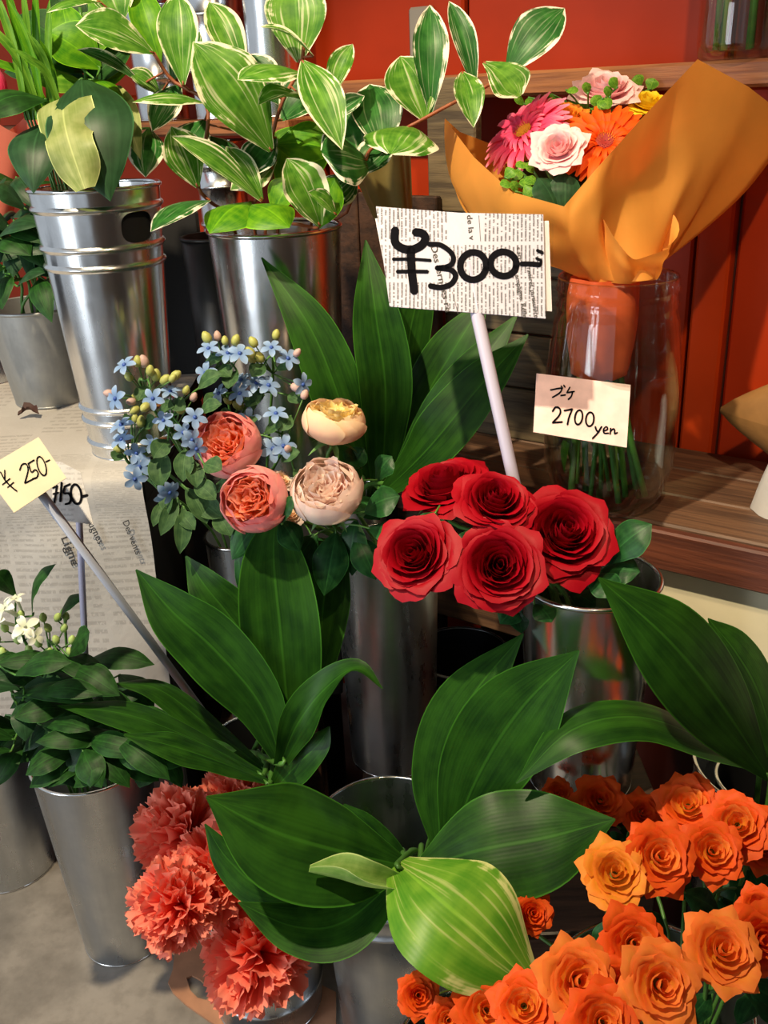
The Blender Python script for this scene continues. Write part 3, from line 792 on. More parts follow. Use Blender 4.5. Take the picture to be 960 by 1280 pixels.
def score(tn, parts):
    n = 0
    for vs, fs in parts:
        b0, b1 = bbx(vs); tr_ = None
        for t, (c0, c1), q in OCC:
            if t == tn or any(b0[i] > c1[i] or c0[i] > b1[i] for i in range(3)): continue
            if tr_ is None: tr_ = BVHTree.FromPolygons([tuple(v) for v in vs], fs)
            n += len(tr_.overlap(q))
    return n
def best(tn, make, offs):
    """make(offset) -> list of (verts, faces, uvs); the offset that touches least of the other things"""
    bs, bp = None, None
    for o in offs:
        p = make(o); s = score(tn, [(x[0], x[1]) for x in p])
        if bs is None or s < bs: bs, bp = s, p
        if s == 0: break
    for x in bp: occ_add(tn, x[0], x[1])
    return bp
OFF = (0, 0.01, -0.01, 0.02, -0.02, 0.03, -0.03, 0.042, -0.042, 0.055, 0.07)
def relax(items, k=0.85, lim=0.07, it=200):
    """items: [x, y, D, radius_px]; slides blooms along their line of sight until they only press lightly"""
    it0 = [i[2] for i in items]
    for _ in range(it):
        ok = True
        for i in range(len(items)):
            for j in range(i):
                A, Bq = items[i], items[j]
                pa_, pb2 = P(*A[:3]), P(*Bq[:3]); need = k * (A[3] * A[2] + Bq[3] * Bq[2]) / F
                if (pa_ - pb2).length < need:
                    ok = False; s = 1 if A[2] >= Bq[2] else -1
                    for q, sg, o in ((A, s, it0[i]), (Bq, -s, it0[j])): q[2] = min(o + lim, max(o - lim, q[2] + sg * 0.002))
        if ok: break
    return items
V_TB = Ves(TB, 0.064, 0.054, 0.36); V_B3 = Ves(B3, 0.094, 0.074, 0.37); V_CUP = Ves(CUP, 0.057, 0.043, 0.432); V_BK = Ves(BK, 0.039, 0.035, pk.z - 0.30)
V_B1 = Ves(B1, 0.085, 0.062, 0.36); V_B2 = Ves(B2, 0.080, 0.074, 0.20); V_OB1 = Ves(OB1, 0.102, 0.081, 0.36); V_OB2 = Ves(OB2, 0.072, 0.061, 0.33)
V_B4 = Ves(B4, 0.073, 0.062, 0.36); V_B5 = Ves(B5, 0.052, 0.043, p5.z - 0.30); V_B6 = Ves(B6, 0.080, 0.062, p6.z - 0.415); V_B7 = Ves(B7 + V((0, 0, 0.028)), 0.074, 0.050, H7 - 0.028)
V_HB = Ves(HB, 0.092, 0.075, 0.36); V_ZB = Ves(ZB, 0.081, 0.058, hz)

# ================================================================== signs
class Plane:
    def __init__(s, p0, n): s.p0 = p0; s.n = n.normalized()
    def at(s, x, y, off=0.0): return Ppl(x, y, s.p0 + s.n * off, s.n)
def sheet_mesh(pts, n, th):            # polygon with thickness
    k = len(pts)
    vs = [p for p in pts] + [p - n * th for p in pts]
    return vs, [tuple(range(k)), tuple(range(2 * k - 1, k - 1, -1))] + [(i, k + i, k + (i + 1) % k, (i + 1) % k) for i in range(k)]
def ribbon(pl, strokes, tx, off=0.0008, sm=True):
    """strokes: list of (points in a zoom frame, width in that frame); tx maps frame to photo pixels"""
    vs, fs = [], []
    for pts, wdt in strokes:
        q = [V((p[0], p[1], 0)) for p in pts]
        if sm and len(q) > 2: q = cat(q, len(q) * 5)
        e = []
        for i, p in enumerate(q):
            t = (q[min(i + 1, len(q) - 1)] - q[max(i - 1, 0)]).normalized(); nn = V((-t.y, t.x, 0)) * (wdt / 2)
            e.append((p + nn, p - nn))
        t0 = (q[1] - q[0]).normalized() * wdt * 0.35; t1 = (q[-1] - q[-2]).normalized() * wdt * 0.35
        e = [(e[0][0] * 0.7 + e[0][1] * 0.3 - t0, e[0][1] * 0.7 + e[0][0] * 0.3 - t0)] + e + [(e[-1][0] * 0.7 + e[-1][1] * 0.3 + t1, e[-1][1] * 0.7 + e[-1][0] * 0.3 + t1)]
        b0 = len(vs)
        for l, r in e:
            for z in (l, r):
                x, y = tx(z.x, z.y); vs.append(pl.at(x, y, off))
        for i in range(len(e) - 1): fs.append((b0 + 2 * i, b0 + 2 * i + 1, b0 + 2 * i + 3, b0 + 2 * i + 2))
    return vs, fs
def ell(cx, cy, rx, ry, rot=0, n=20, a0=0):
    return [(cx + rx * math.cos(a) * math.cos(rot) - ry * math.sin(a) * math.sin(rot), cy + rx * math.cos(a) * math.sin(rot) + ry * math.sin(a) * math.cos(rot)) for a in [a0 + 2 * math.pi * k / n for k in range(n + 1)]]
def text_on(pl, s, x0, y0, x1, y1, h, off=0.0006, shear=0.0):
    """printed words along the line from (x0,y0) to (x1,y1) in photo pixels, letter height h pixels; returns world mesh"""
    cu = bpy.data.curves.new('t', 'FONT'); cu.body = s; cu.resolution_u = 2; cu.shear = shear; cu.offset = 0.012
    o = bpy.data.objects.new('t', cu); COL.objects.link(o)
    bpy.context.view_layer.update()
    me = bpy.data.meshes.new_from_object(o.evaluated_get(bpy.context.evaluated_depsgraph_get()))
    xs = [v.co.x for v in me.vertices]; L = max(xs) if xs else 1
    dx, dy = x1 - x0, y1 - y0; ln = math.hypot(dx, dy); dx /= ln; dy /= ln
    sx = ln / L; sy = h / 0.7
    vs = [pl.at(x0 + dx * v.co.x * sx + dy * v.co.y * sy, y0 + dy * v.co.x * sx - dx * v.co.y * sy, off) for v in me.vertices]
    fs = [tuple(p.vertices) for p in me.polygons]
    bpy.data.objects.remove(o, do_unlink=True); bpy.data.curves.remove(cu); bpy.data.meshes.remove(me)
    return vs, fs
NEWS2 = news_mat('white_newsprint', srgb('cfcedd'), srgb('3e3c42'), 44, 60, swap=True, cols=3, fade=0.8)
def uvplane(pl, pts, x0, y0, x1, y1): return [((x - x0) / (x1 - x0), (y - y0) / (y1 - y0)) for x, y in pts]

# --- the big 300 yen sign
t = thing('price_sign', 'newsprint price sign reading 300 yen on a white pole', 'sign', P(640, 600, 1.14))
pl = Plane(P(580, 325, 1.10), cdir(0.05, 0.25, 1))
z2p = lambda x, y: (x / 3.84 + 460, y / 3.84 + 240)
back = [(469, 273), (686, 276), (690, 389), (489, 377)]
pb_ = Plane(pl.p0 - pl.n * 0.004, pl.n)
wpart('backing_card', *sheet_mesh([pb_.at(*p) for p in back], pl.n, 0.001), plain('white_card', srgb('d8d0d2'), 0.6), t, smooth=False)
vs, fs = sheet_mesh([pb_.at(*p, 0.0015) for p in [(560, 265), (692, 280), (690, 390), (560, 380)]], pl.n, 0.0003)
wpart('clear_sleeve', vs, fs, thin_glass('clear_film', (0.97, 0.97, 0.97, 1), 0.1, 0.02), t, smooth=False)
fr = [(470, 258), (575, 266), (679, 268), (682, 398), (580, 390), (487, 383)]
vs, fs = sheet_mesh([pl.at(*p) for p in fr], pl.n, 0.0012)
uvs = uvplane(pl, fr, 470, 258, 690, 398); wpart('newsprint_face', vs, fs, NEWS2, t, uvs + uvs, smooth=False)
st = [([(130, 180), (130, 240), (165, 270), (215, 275), (260, 252), (275, 220), (258, 198), (225, 192)], 40), ([(205, 275), (210, 380), (222, 478)], 40),
      ([(120, 322), (210, 322), (300, 328)], 15), ([(140, 382), (210, 381), (286, 382)], 18),
      ([(292, 250), (350, 255), (402, 295), (408, 335), (380, 358), (330, 364)], 24), ([(330, 364), (395, 372), (420, 402), (400, 440), (350, 458), (297, 450)], 26),
      (ell(505, 355, 62, 66, 0.2), 32), (ell(650, 345, 62, 58, 0.2), 32), ([(735, 345), (780, 345), (825, 349)], 24), ([(812, 280), (838, 292)], 16), ([(808, 318), (830, 330), (826, 350)], 14)]
wpart('handwritten_price', *ribbon(pl, st, z2p), INK, t, smooth=False)
for s, a in (('de la v', ((474, 110), (487, 232), 26)), ('Des fern', ((300, 258), (342, 440), 32)), ('es re', ((352, 470), (372, 578), 30)), ('s arr', ((714, 265), (722, 330), 20)), ('Travières, particulière', ((760, 345), (800, 604), 22)), ('ampagne. Réfle', ((706, 400), (745, 604), 22))):
    (x0, y0), (x1, y1), h = a
    p0, p1 = z2p(x0, y0), z2p(x1, y1)
    vs, fs = text_on(pl, s, p0[0], p0[1], p1[0], p1[1], h / 3.84, off=0.0005)
    wpart('printed_words', vs, fs, PRINT, t, smooth=False)
for a in (((145, 80), (152, 165)), ((532, 112), (540, 235)), ((405, 480), (432, 585))):
    wpart('printed_rule', *ribbon(pl, [([a[0], a[1]], 2.2)], z2p, off=0.0005, sm=False), PRINT, t, smooth=False)
vs, fs, uv = tube([pl.at(585, 330, -0.007), pl.at(597, 396, -0.007), pl.at(597, 396, -0.007).lerp(P(667, 712, 1.152), 0.6), pl.at(597, 396, -0.007).lerp(P(667, 712, 1.152), 1.08)], 0.0075, 12); wpart('pole', vs, fs, POLE, t, uv)

# --- bouquet card on the jar
t = thing('price_card', 'pink tinted card reading 2700 yen leaning on the glass jar', 'sign', P(727, 512, 1.19))
pl = Plane(P(727, 512, 1.19), cdir(0.05, 0.35, 1))
z2p = lambda x, y: (x / 3 + 640, y / 3 + 320)
PINKC = plain('pink_mottled_card', srgb('f0ccc6'), 0.55, var=0.10, bscale=45)
wpart('card', *sheet_mesh([pl.at(*z2p(*p)) for p in ((92, 440), (445, 483), (430, 718), (80, 660))], pl.n, 0.001), PINKC, t, smooth=False)
st = [([(145, 502), (184, 496), (180, 512), (152, 530)], 6), ([(184, 487), (190, 496)], 5), ([(194, 484), (199, 492)], 5), ([(183, 523), (200, 521)], 6), ([(217, 492), (206, 512)], 6), ([(206, 512), (234, 508)], 6), ([(227, 509), (223, 525), (211, 538)], 6),
      ([(152, 582), (164, 567), (180, 574), (178, 596), (152, 625)], 7), ([(152, 625), (188, 622)], 7), ([(196, 580), (226, 574)], 7), ([(226, 574), (214, 604), (208, 632)], 7), (ell(250, 605, 14, 27, 0.15), 7), (ell(292, 612, 15, 26, 0.1), 7),
      ([(312, 640), (318, 655), (326, 660)], 7), ([(336, 640), (320, 665), (302, 684)], 7), ([(344, 656), (358, 650), (354, 640), (343, 650), (346, 664), (362, 664)], 6), ([(370, 646), (368, 668)], 6), ([(370, 656), (380, 648), (385, 654), (385, 666), (395, 662)], 6)]
wpart('handwritten_price', *ribbon(pl, st, z2p), INK, t, smooth=False)

# --- 250 yen and 150 yen tags
z2p = lambda x, y: (x / 3.4286, y / 3.4286 + 520)
t = thing('price_tag', 'cream price tag reading 250 yen on a long grey white pole', 'sign', P(240, 900, 1.2))
pl = Plane(P(32, 595, 1.06), cdir(0.2, 0.3, 1))
CREAMC = plain('cream_card', srgb('d6c6a4'), 0.55, var=0.06, bscale=20)
wpart('card', *sheet_mesh([pl.at(*z2p(*p)) for p in ((-75, 232), (165, 90), (285, 265), (60, 415))], pl.n, 0.001), CREAMC, t, smooth=False)
st = [([(2, 240), (20, 274)], 6), ([(20, 232), (20, 274)], 6), ([(20, 274), (45, 300), (72, 322)], 6), ([(10, 294), (42, 268)], 5), ([(32, 306), (58, 284)], 5),
      ([(84, 232), (94, 208), (112, 206), (120, 232), (106, 286)], 6), ([(106, 288), (152, 264)], 6), ([(122, 204), (134, 240), (150, 230), (163, 244), (156, 264), (140, 268)], 6), ([(120, 204), (146, 188)], 6), (ell(178, 214, 17, 42, -0.3), 6), ([(196, 196), (212, 188)], 6)]
wpart('handwritten_price', *ribbon(pl, st, z2p), INK, t, smooth=False)
POLEB = plain('blue_grey_plastic_pole', srgb('a9aebc'), 0.4)
pe_ = TB + V((-0.034, -0.02, 0.362)); pt_ = pl.at(50, 615, -0.0075)
vs, fs, uv = tube([pt_, pt_.lerp(pe_, 0.5), pt_.lerp(pe_, 1.06)], 0.0055, 10); wpart('pole', vs, fs, POLEB, t, uv)
t = thing('price_tag', 'newsprint price tag reading 150 yen behind the cream tag', 'sign', P(112, 880, 1.22))
pl = Plane(P(92, 610, 1.13), cdir(0.1, 0.2, 1))
pts = [z2p(*p) for p in ((222, 195), (262, 197), (345, 240), (400, 465), (225, 442))]
vs, fs = sheet_mesh([pl.at(*p) for p in pts], pl.n, 0.001)
uvs = uvplane(pl, pts, 60, 570, 130, 660)
wpart('card', vs, fs, news_mat('pale_newsprint', srgb('d8d6d4'), srgb('a5a2a0'), 14, 22, cols=2, fade=0.5), t, uvs + uvs, smooth=False)
st = [([(226, 308), (246, 300)], 8), ([(228, 334), (250, 328)], 8), ([(244, 298), (238, 336), (232, 372)], 9), ([(264, 286), (261, 326), (258, 366)], 10), ([(276, 302), (273, 330), (294, 332), (303, 352), (297, 372), (280, 378)], 9), ([(276, 302), (300, 292)], 9), (ell(326, 335, 22, 42, -0.15), 10), ([(350, 345), (375, 340)], 12)]
wpart('handwritten_price', *ribbon(pl, st, z2p), INK, t, smooth=False)
vs, fs, uv = tube([pl.at(97, 630, -0.005), pl.at(99, 652, -0.005), P(105, 780, 1.18), P(112, 950, 1.3)], 0.004, 10); wpart('pole', vs, fs, POLE, t, uv)
# printed words on the table newspaper
sheet0 = [o for o in COL.objects if o.name == 'newspaper_sheet'][0]; sheet1 = [o for o in COL.objects if o.name == 'newspaper_sheet.001'][0]
pf = Plane(V((0, TY - 0.0195, 0.6)), V((0, -1, 0)))
for s, a, h, par in (('Ligne', ((76, 672), (90, 708)), 11, sheet1), ('ugnes', ((110, 655), (123, 681)), 9, sheet0), ('Des vents', ((153, 652), (170, 694)), 8, sheet0)):
    vs, fs = text_on(pf, s, a[0][0], a[0][1], a[1][0], a[1][1], h, off=0.0)
    wpart('printed_words', vs, fs, PRINT, par, smooth=False)

# ================================================================== single leaves
def bladeleaf(name, label, cat_, sp, wpx, mat, root, face=(0, 0.3, 1), grp=None, stemr=0.003, wscale=1.0, offs=(0, 0.006, -0.006, 0.012, -0.012, 0.018, -0.018), **kw):
    """sp: (x, y, D) pixel/distance points from base to tip; wpx: widths in photo pixels"""
    ds = cat([float(s[2]) for s in sp], len(wpx))
    wd = [x / F * d * wscale for x, d in zip(wpx, ds)]
    b0_ = P(*sp[0]); sp2 = route(root, b0_, [b0_], stemr * 1.2)
    t = thing(name, label, cat_, sp2[0], grp)
    def make(o):
        pts = [P(x, y, D + o) for x, y, D in sp]
        d0 = (pts[1] - pts[0]).normalized()
        L_ = sp2 + [pts[0], pts[0] + d0 * 0.012]
        pp = cat(L_, 22)
        return [blade(pts, wd, cdir(*face), **kw), tube(pp, [stemr * 1.2] * 17 + [stemr, stemr * 0.9, stemr * 0.7, stemr * 0.45, stemr * 0.15], 8)]
    bl, pe = best(t.name, make, offs)
    wpart('blade', bl[0], bl[1], mat, t, bl[2]); wpart('petiole', pe[0], pe[1], STEM, t, pe[2])
    return t
checkpoint()
BL = 'broad_leaf'
g = 'upright leaves in the black floor bucket'
bladeleaf(BL, 'broad fresh green leaf leaning over the newspaper end, one of three tall ones', 'leaf', [(354, 958, 1.22), (325, 880, 1.19), (268, 812, 1.17), (216, 765, 1.16), (170, 712, 1.16)], [14, 66, 84, 64, 2], L_ASP, V_TB, (-0.3, 0.4, 1), g, cup=0.12, wave=0.06, fold=0.1)
bladeleaf(BL, 'shorter bright green leaf between two tall ones in the black bucket', 'leaf', [(352, 900, 1.24), (318, 815, 1.22), (285, 768, 1.21), (256, 732, 1.21), (232, 695, 1.22)], [16, 66, 68, 46, 2], L_ASP, V_TB, (-0.35, 0.3, 1), g, cup=0.1, wave=0.08)
bladeleaf(BL, 'widest upright green leaf standing below the peach roses', 'leaf', [(366, 950, 1.23), (358, 870, 1.2), (350, 785, 1.18), (342, 700, 1.175), (345, 636, 1.175)], [20, 82, 100, 78, 6], L_ASP, V_TB, (0.1, 0.15, 1), g, cup=0.10, wave=0.10, wf=2)
bladeleaf(BL, 'narrow dark leaf rising behind the widest upright leaf', 'leaf', [(385, 900, 1.26), (400, 800, 1.25), (408, 735, 1.25), (432, 668, 1.26)], [20, 56, 62, 2], L_ASP, V_TB, (0.3, 0.1, 1), g, cup=0.15)
bladeleaf(BL, 'small leaf curling over the dark vase like a hook', 'leaf', [(350, 955, 1.2), (372, 905, 1.18), (405, 862, 1.16), (445, 835, 1.14), (478, 861, 1.13)], [18, 46, 44, 26, 2], L_ASP, V_TB, (0.45, 0.8, 0.6), g, cup=0.25, fold=0.1)
bladeleaf(BL, 'little pointed leaf at the foot of the dark vase', 'leaf', [(345, 985, 1.2), (372, 955, 1.17), (398, 930, 1.155), (412, 908, 1.15)], [22, 50, 34, 2], L_ASP, V_TB, (0.3, 0.6, 0.8), g, cup=0.2)
bladeleaf(BL, 'leaf reaching flat out over the white flower bucket', 'leaf', [(330, 968, 1.22), (245, 925, 1.17), (160, 893, 1.14), (72, 882, 1.13)], [14, 48, 56, 2], L_ASP, V_TB, (-0.1, 0.9, 0.5), g, cup=-0.1)
bladeleaf(BL, 'leaf arched over the foot of the cream tag pole', 'leaf', [(335, 965, 1.27), (270, 915, 1.25), (200, 862, 1.235), (142, 854, 1.22)], [14, 44, 42, 2], L_ASP, V_TB, (0, 0.9, 0.5), g, cup=-0.2)
bladeleaf(BL, 'drooping lower leaf just above the carnations', 'leaf', [(338, 978, 1.2), (275, 952, 1.15), (215, 932, 1.12), (155, 918, 1.11)], [12, 44, 48, 4], L_ASP, V_TB, (-0.1, 0.9, 0.6), g, cup=-0.1, wave=0.05)
g = 'broad leaves in the ringed floor bucket'
bladeleaf(BL, 'largest flat green leaf covering the carnations', 'leaf', [(506, 1082, 1.10), (435, 1066, 1.06), (345, 1040, 1.03), (258, 996, 1.02)], [26, 128, 136, 3], L_ASP, V_B3, (-0.15, 0.65, 0.75), g, cup=-0.1, wave=0.05, wf=1.5)
bladeleaf(BL, 'folded leaf showing under the edge of the largest flat leaf', 'leaf', [(470, 1120, 1.11), (340, 1112, 1.1), (288, 1078, 1.1), (256, 1030, 1.1)], [30, 54, 44, 2], L_ASP, V_B3, (-0.3, 0.4, 1), g, cup=-0.15)
bladeleaf(BL, 'dark low leaf hanging over the bucket rings', 'leaf', [(500, 1095, 1.11), (430, 1152, 1.08), (368, 1158, 1.07), (298, 1128, 1.07)], [30, 84, 66, 2], L_ASP, V_B3, (-0.2, 0.75, 0.7), g, cup=-0.1)
bladeleaf(BL, 'pale young leaf still rolled at the tip', 'leaf', [(505, 1108, 1.04), (462, 1106, 1.02), (425, 1098, 1.015), (386, 1090, 1.01)], [14, 30, 30, 8], L_CURL, V_B3, (-0.1, 0.7, 0.7), g, offs=(0, -0.01, -0.02, -0.03), cup=1.9, twist=1.2, nu=14)
bladeleaf(BL, 'yellow green leaf with pale streaks and cream edge pointing down', 'leaf', [(497, 1080, 1.06), (548, 1122, 1.0), (612, 1178, 0.985), (684, 1250, 1.0)], [36, 150, 140, 2], L_YEL, V_B3, (0.1, 0.6, 0.8), g, cup=-0.12, wave=0.07, wf=2)
bladeleaf(BL, 'flat dark green leaf pointing at the orange roses', 'leaf', [(526, 1085, 1.11), (600, 1062, 1.08), (685, 1046, 1.07), (769, 1024, 1.07)], [24, 122, 118, 2], L_ASP, V_B3, (0.1, 0.5, 0.85), g, cup=-0.08, wave=0.04)
bladeleaf(BL, 'rear upright dark leaf of the ringed bucket', 'leaf', [(548, 1060, 1.17), (552, 970, 1.16), (584, 880, 1.15), (654, 792, 1.15)], [18, 76, 80, 2], L_ASP, V_B3, (-0.1, 0.2, 1), g, cup=0.08)
bladeleaf(BL, 'front upright dark leaf of the ringed bucket', 'leaf', [(560, 1060, 1.15), (600, 965, 1.12), (652, 885, 1.09), (724, 813, 1.06)], [20, 106, 108, 2], L_ASP, V_B3, (0.05, 0.25, 1), g, cup=0.06, wave=0.03)
bladeleaf(BL, 'thin lower leaf half hidden by the front upright leaf', 'leaf', [(565, 1055, 1.16), (610, 1005, 1.15), (650, 955, 1.15), (680, 905, 1.15)], [14, 40, 36, 2], L_ASP, V_B3, (0.4, 0.5, 0.8), g, cup=-0.1)
bladeleaf(BL, 'short dark leaf inside the ringed bucket rim', 'leaf', [(515, 1090, 1.15), (480, 1060, 1.13), (452, 1030, 1.12), (430, 1005, 1.12)], [12, 40, 34, 2], L_ASP, V_B3, (-0.5, 0.4, 0.8), g, cup=-0.1)
g = 'arching leaves by the orange roses'
bladeleaf(BL, 'large very dark leaf slanting in front of the cream table', 'leaf', [(962, 972, 1.18), (905, 885, 1.09), (838, 802, 1.03), (748, 722, 1.01)], [12, 104, 110, 2], L_ASP, V_CUP, (-0.2, 0.45, 0.9), g, cup=-0.05, fold=-0.1)
bladeleaf(BL, 'dark leaf tucked behind the large slanting leaf', 'leaf', [(975, 960, 1.24), (950, 870, 1.2), (920, 815, 1.18), (885, 773, 1.17)], [14, 70, 64, 2], L_ASP, V_CUP, (0.2, 0.4, 0.9), g, cup=-0.1)
bladeleaf(BL, 'green leaf arching over to touch the front upright leaf', 'leaf', [(950, 962, 1.20), (885, 926, 1.13), (800, 896, 1.09), (715, 912, 1.07), (645, 979, 1.07)], [10, 58, 68, 62, 2], L_ASP, V_CUP, (-0.05, 0.8, 0.6), g, cup=-0.1, fold=-0.1)
g = 'tall leaves behind the peach roses'
bladeleaf(BL, 'tall leaf leaning across the polished bucket', 'leaf', [(455, 600, 1.42), (428, 510, 1.3), (388, 410, 1.27), (327, 322, 1.27)], [30, 66, 58, 2], L_ASP, V_BK, (0.1, 0.1, 1), g, cup=0.1)
bladeleaf(BL, 'tall upright leaf beside the big newsprint sign', 'leaf', [(478, 600, 1.42), (482, 490, 1.3), (470, 395, 1.27), (457, 300, 1.27)], [30, 66, 60, 2], L_ASP, V_BK, (0.1, 0.1, 1), g, cup=0.15, wave=0.04)
bladeleaf(BL, 'leaf hidden half behind the newsprint sign', 'leaf', [(490, 560, 1.44), (505, 470, 1.36), (518, 390, 1.32), (545, 320, 1.30)], [24, 46, 48, 2], L_ASP, V_BK, (0.2, 0.1, 1), g, cup=0.1)
bladeleaf(BL, 'deep green leaf below the newsprint sign left of its pole', 'leaf', [(490, 605, 1.42), (525, 510, 1.34), (565, 440, 1.31), (610, 370, 1.30)], [20, 58, 66, 6], L_ASP, V_BK, (-0.2, 0.3, 1), g, cup=0.06)
bladeleaf(BL, 'narrow leaf crossing behind the sign pole', 'leaf', [(492, 605, 1.41), (545, 520, 1.33), (595, 460, 1.31), (645, 395, 1.31)], [18, 48, 50, 4], L_ASP, V_BK, (-0.2, 0.3, 1), g, cup=0.1)
bladeleaf(BL, 'long leaf pointing past the sign pole at the glass jar', 'leaf', [(480, 615, 1.41), (535, 560, 1.31), (600, 482, 1.28), (660, 418, 1.28)], [20, 70, 62, 2], L_ASP, V_BK, (-0.25, 0.35, 1), g, cup=0.08, wave=0.03)

# ================================================================== variegated sprays in the polished bucket
def spray(label, stem_pts, leaves, root, name='leaf_spray', grp='white edged leaf sprays', stemmat=STEMR, sr=0.0024):
    sp = [P(*s) for s in stem_pts]
    sp = [q for q in sp if not ((q - root.c).xy.length < root.R * 1.15 and q.z < root.zt + 0.02)] or sp[-1:]
    full = route(root, sp[0], sp, sr) + sp
    t = thing(name, label, 'plant', full[0], grp)
    vs, fs, uv = tube(cat(full, 30), sr, 8); wpart('stem', vs, fs, stemmat, t, uv); occ_add(t.name, vs, fs)
    allp = cat(full, 60)[20:]
    for (bx, by, bd, tx_, ty, td, wpx, kw) in leaves:
        k = dict(kw); mat = k.pop('mat', L_VAR); face = k.pop('face', (0, 0.35, 1)); bow = k.pop('bow', 0.12); prof = k.pop('prof', (0.1, 0.8, 1.0, 0.62, 0.0))
        fv = cdir(*face); ph_ = rnd.random() * 6
        def make(o):
            b = P(bx, by, bd + o); e = P(tx_, ty, td + o)
            mid = [b.lerp(e, q) + fv * (bow * (e - b).length * math.sin(math.pi * q)) for q in (0, 0.3, 0.55, 0.8, 1)]
            w_ = wpx * 1.12 / F * (bd + td) / 2
            r = [blade(mid, [w_ * q for q in prof], fv, nu=10, nv=18, ph=ph_, **k)]
            s = min(allp, key=lambda q: (q - b).length)
            if (s - b).length > 0.004:
                d = (e - b).normalized()
                r.append(tube(cat([s, s.lerp(b, 0.6), b, b + d * 0.006], 8), [0.0014] * 7 + [0.0008], 6))
            return r
        r = best(t.name, make, OFF)
        wpart('leaf', r[0][0], r[0][1], mat, t, r[0][2])
        if len(r) > 1: wpart('petiole', r[1][0], r[1][1], stemmat, t, r[1][2])
    return t
D_ = dict
c1 = D_(cup=0.25); c2 = D_(cup=-0.2, fold=-0.1)
spray('leaf spray arching up and over towards the bouquet, with pale tips against the red wall', [(430, 270, 1.3), (455, 200, 1.25), (478, 175, 1.23), (512, 158, 1.22), (560, 132, 1.22), (600, 112, 1.22), (632, 95, 1.22)], [
    (530, 150, 1.22, 500, 70, 1.22, 64, D_(cup=0.2)), (512, 158, 1.21, 488, 192, 1.16, 84, D_(cup=-0.3, face=(0, 0.6, 0.8), prof=(0.5, 1.0, 1.0, 0.75, 0.1))),
    (538, 142, 1.22, 537, 6, 1.21, 40, D_(cup=0.35, mat=L_VARD)), (594, 112, 1.22, 561, 1, 1.21, 28, D_(cup=0.4, mat=L_VARD)), (578, 90, 1.21, 592, 160, 1.18, 34, D_(cup=0.3)),
    (605, 78, 1.215, 650, 120, 1.2, 50, D_(cup=0.1, prof=(0.1, 0.5, 0.9, 1.0, 0.2))), (633, 93, 1.22, 706, 10, 1.21, 54, D_(cup=0.15, mat=L_VARD)), (480, 190, 1.25, 462, 105, 1.27, 58, D_(cup=0.2, mat=L_VARD)),
    (458, 200, 1.22, 402, 190, 1.19, 88, D_(cup=-0.2, face=(0, 0.5, 0.9), mat=L_VARD, prof=(0.4, 0.95, 1.0, 0.8, 0.1))), (490, 180, 1.26, 445, 220, 1.25, 40, D_(cup=0.2, mat=L_VARD)), (450, 205, 1.27, 428, 138, 1.27, 50, D_(cup=0.2, mat=L_VARD)), (446, 220, 1.27, 398, 262, 1.25, 46, D_(cup=-0.1, mat=L_VARD))], V_HB)
spray('tallest leaf spray in the middle of the polished bucket, top leaves nearly white', [(345, 260, 1.3), (338, 190, 1.25), (352, 130, 1.22), (375, 85, 1.2), (380, 55, 1.2)], [
    (339, 188, 1.23, 241, 52, 1.17, 80, D_(cup=0.12, mat=L_VAR, wave=0.04)), (306, 98, 1.22, 261, 2, 1.22, 40, D_(cup=0.35)), (374, 78, 1.21, 368, -28, 1.2, 68, D_(cup=0.2)), (392, 70, 1.19, 323, 34, 1.16, 30, D_(cup=0.3, face=(0, 0.8, 0.6))),
    (376, 90, 1.18, 297, 100, 1.12, 66, D_(cup=-0.25, face=(0, 0.7, 0.7), mat=L_VAR)), (378, 76, 1.16, 428, 188, 1.13, 48, D_(cup=0.15)), (412, 122, 1.22, 441, 55, 1.21, 28, D_(cup=0.4)),
    (386, 128, 1.19, 322, 132, 1.15, 46, D_(cup=0.4, face=(0, 0.8, 0.6))), (415, 150, 1.24, 456, 120, 1.23, 26, D_(cup=0.2, mat=L_VARD)), (345, 172, 1.26, 302, 222, 1.25, 44, D_(cup=-0.1, mat=L_VARD)), (352, 150, 1.27, 402, 104, 1.27, 54, D_(cup=0.2, mat=L_VARD)), (345, 200, 1.27, 288, 238, 1.26, 44, D_(cup=-0.2)), (350, 130, 1.27, 300, 70, 1.27, 46, D_(cup=0.2, mat=L_VARD)), (345, 180, 1.28, 420, 190, 1.28, 56, D_(cup=0.1, mat=L_ASPL))], V_HB)
spray('low leaf spray with a folded leaf standing over the bucket rim', [(395, 285, 1.3), (400, 278, 1.27), (405, 255, 1.24), (408, 235, 1.23)], [
    (400, 282, 1.22, 358, 198, 1.18, 52, D_(cup=0.5, wave=0.1)), (398, 284, 1.25, 420, 222, 1.22, 46, D_(cup=0.3, mat=L_ASPL)), (420, 268, 1.2, 385, 240, 1.17, 22, D_(cup=0.5)), (352, 240, 1.28, 398, 160, 1.27, 74, D_(cup=0.15, mat=L_ASPL)),
    (342, 266, 1.27, 368, 222, 1.27, 36, D_(cup=0.2, mat=L_ASPL))], V_HB)
spray('leaf spray spilling its lowest leaves over the polished bucket rim', [(320, 285, 1.32), (312, 262, 1.27), (320, 245, 1.25), (290, 222, 1.24)], [
    (312, 252, 1.25, 262, 292, 1.2, 62, D_(cup=-0.3, face=(-0.1, 0.6, 0.8), mat=L_ASPL)), (308, 256, 1.25, 362, 285, 1.2, 64, D_(cup=-0.3, face=(0.1, 0.6, 0.8), mat=L_ASPL)), (327, 252, 1.25, 214, 170, 1.18, 30, D_(cup=0.4)), (328, 250, 1.26, 282, 183, 1.24, 28, D_(cup=0.4))], V_HB)
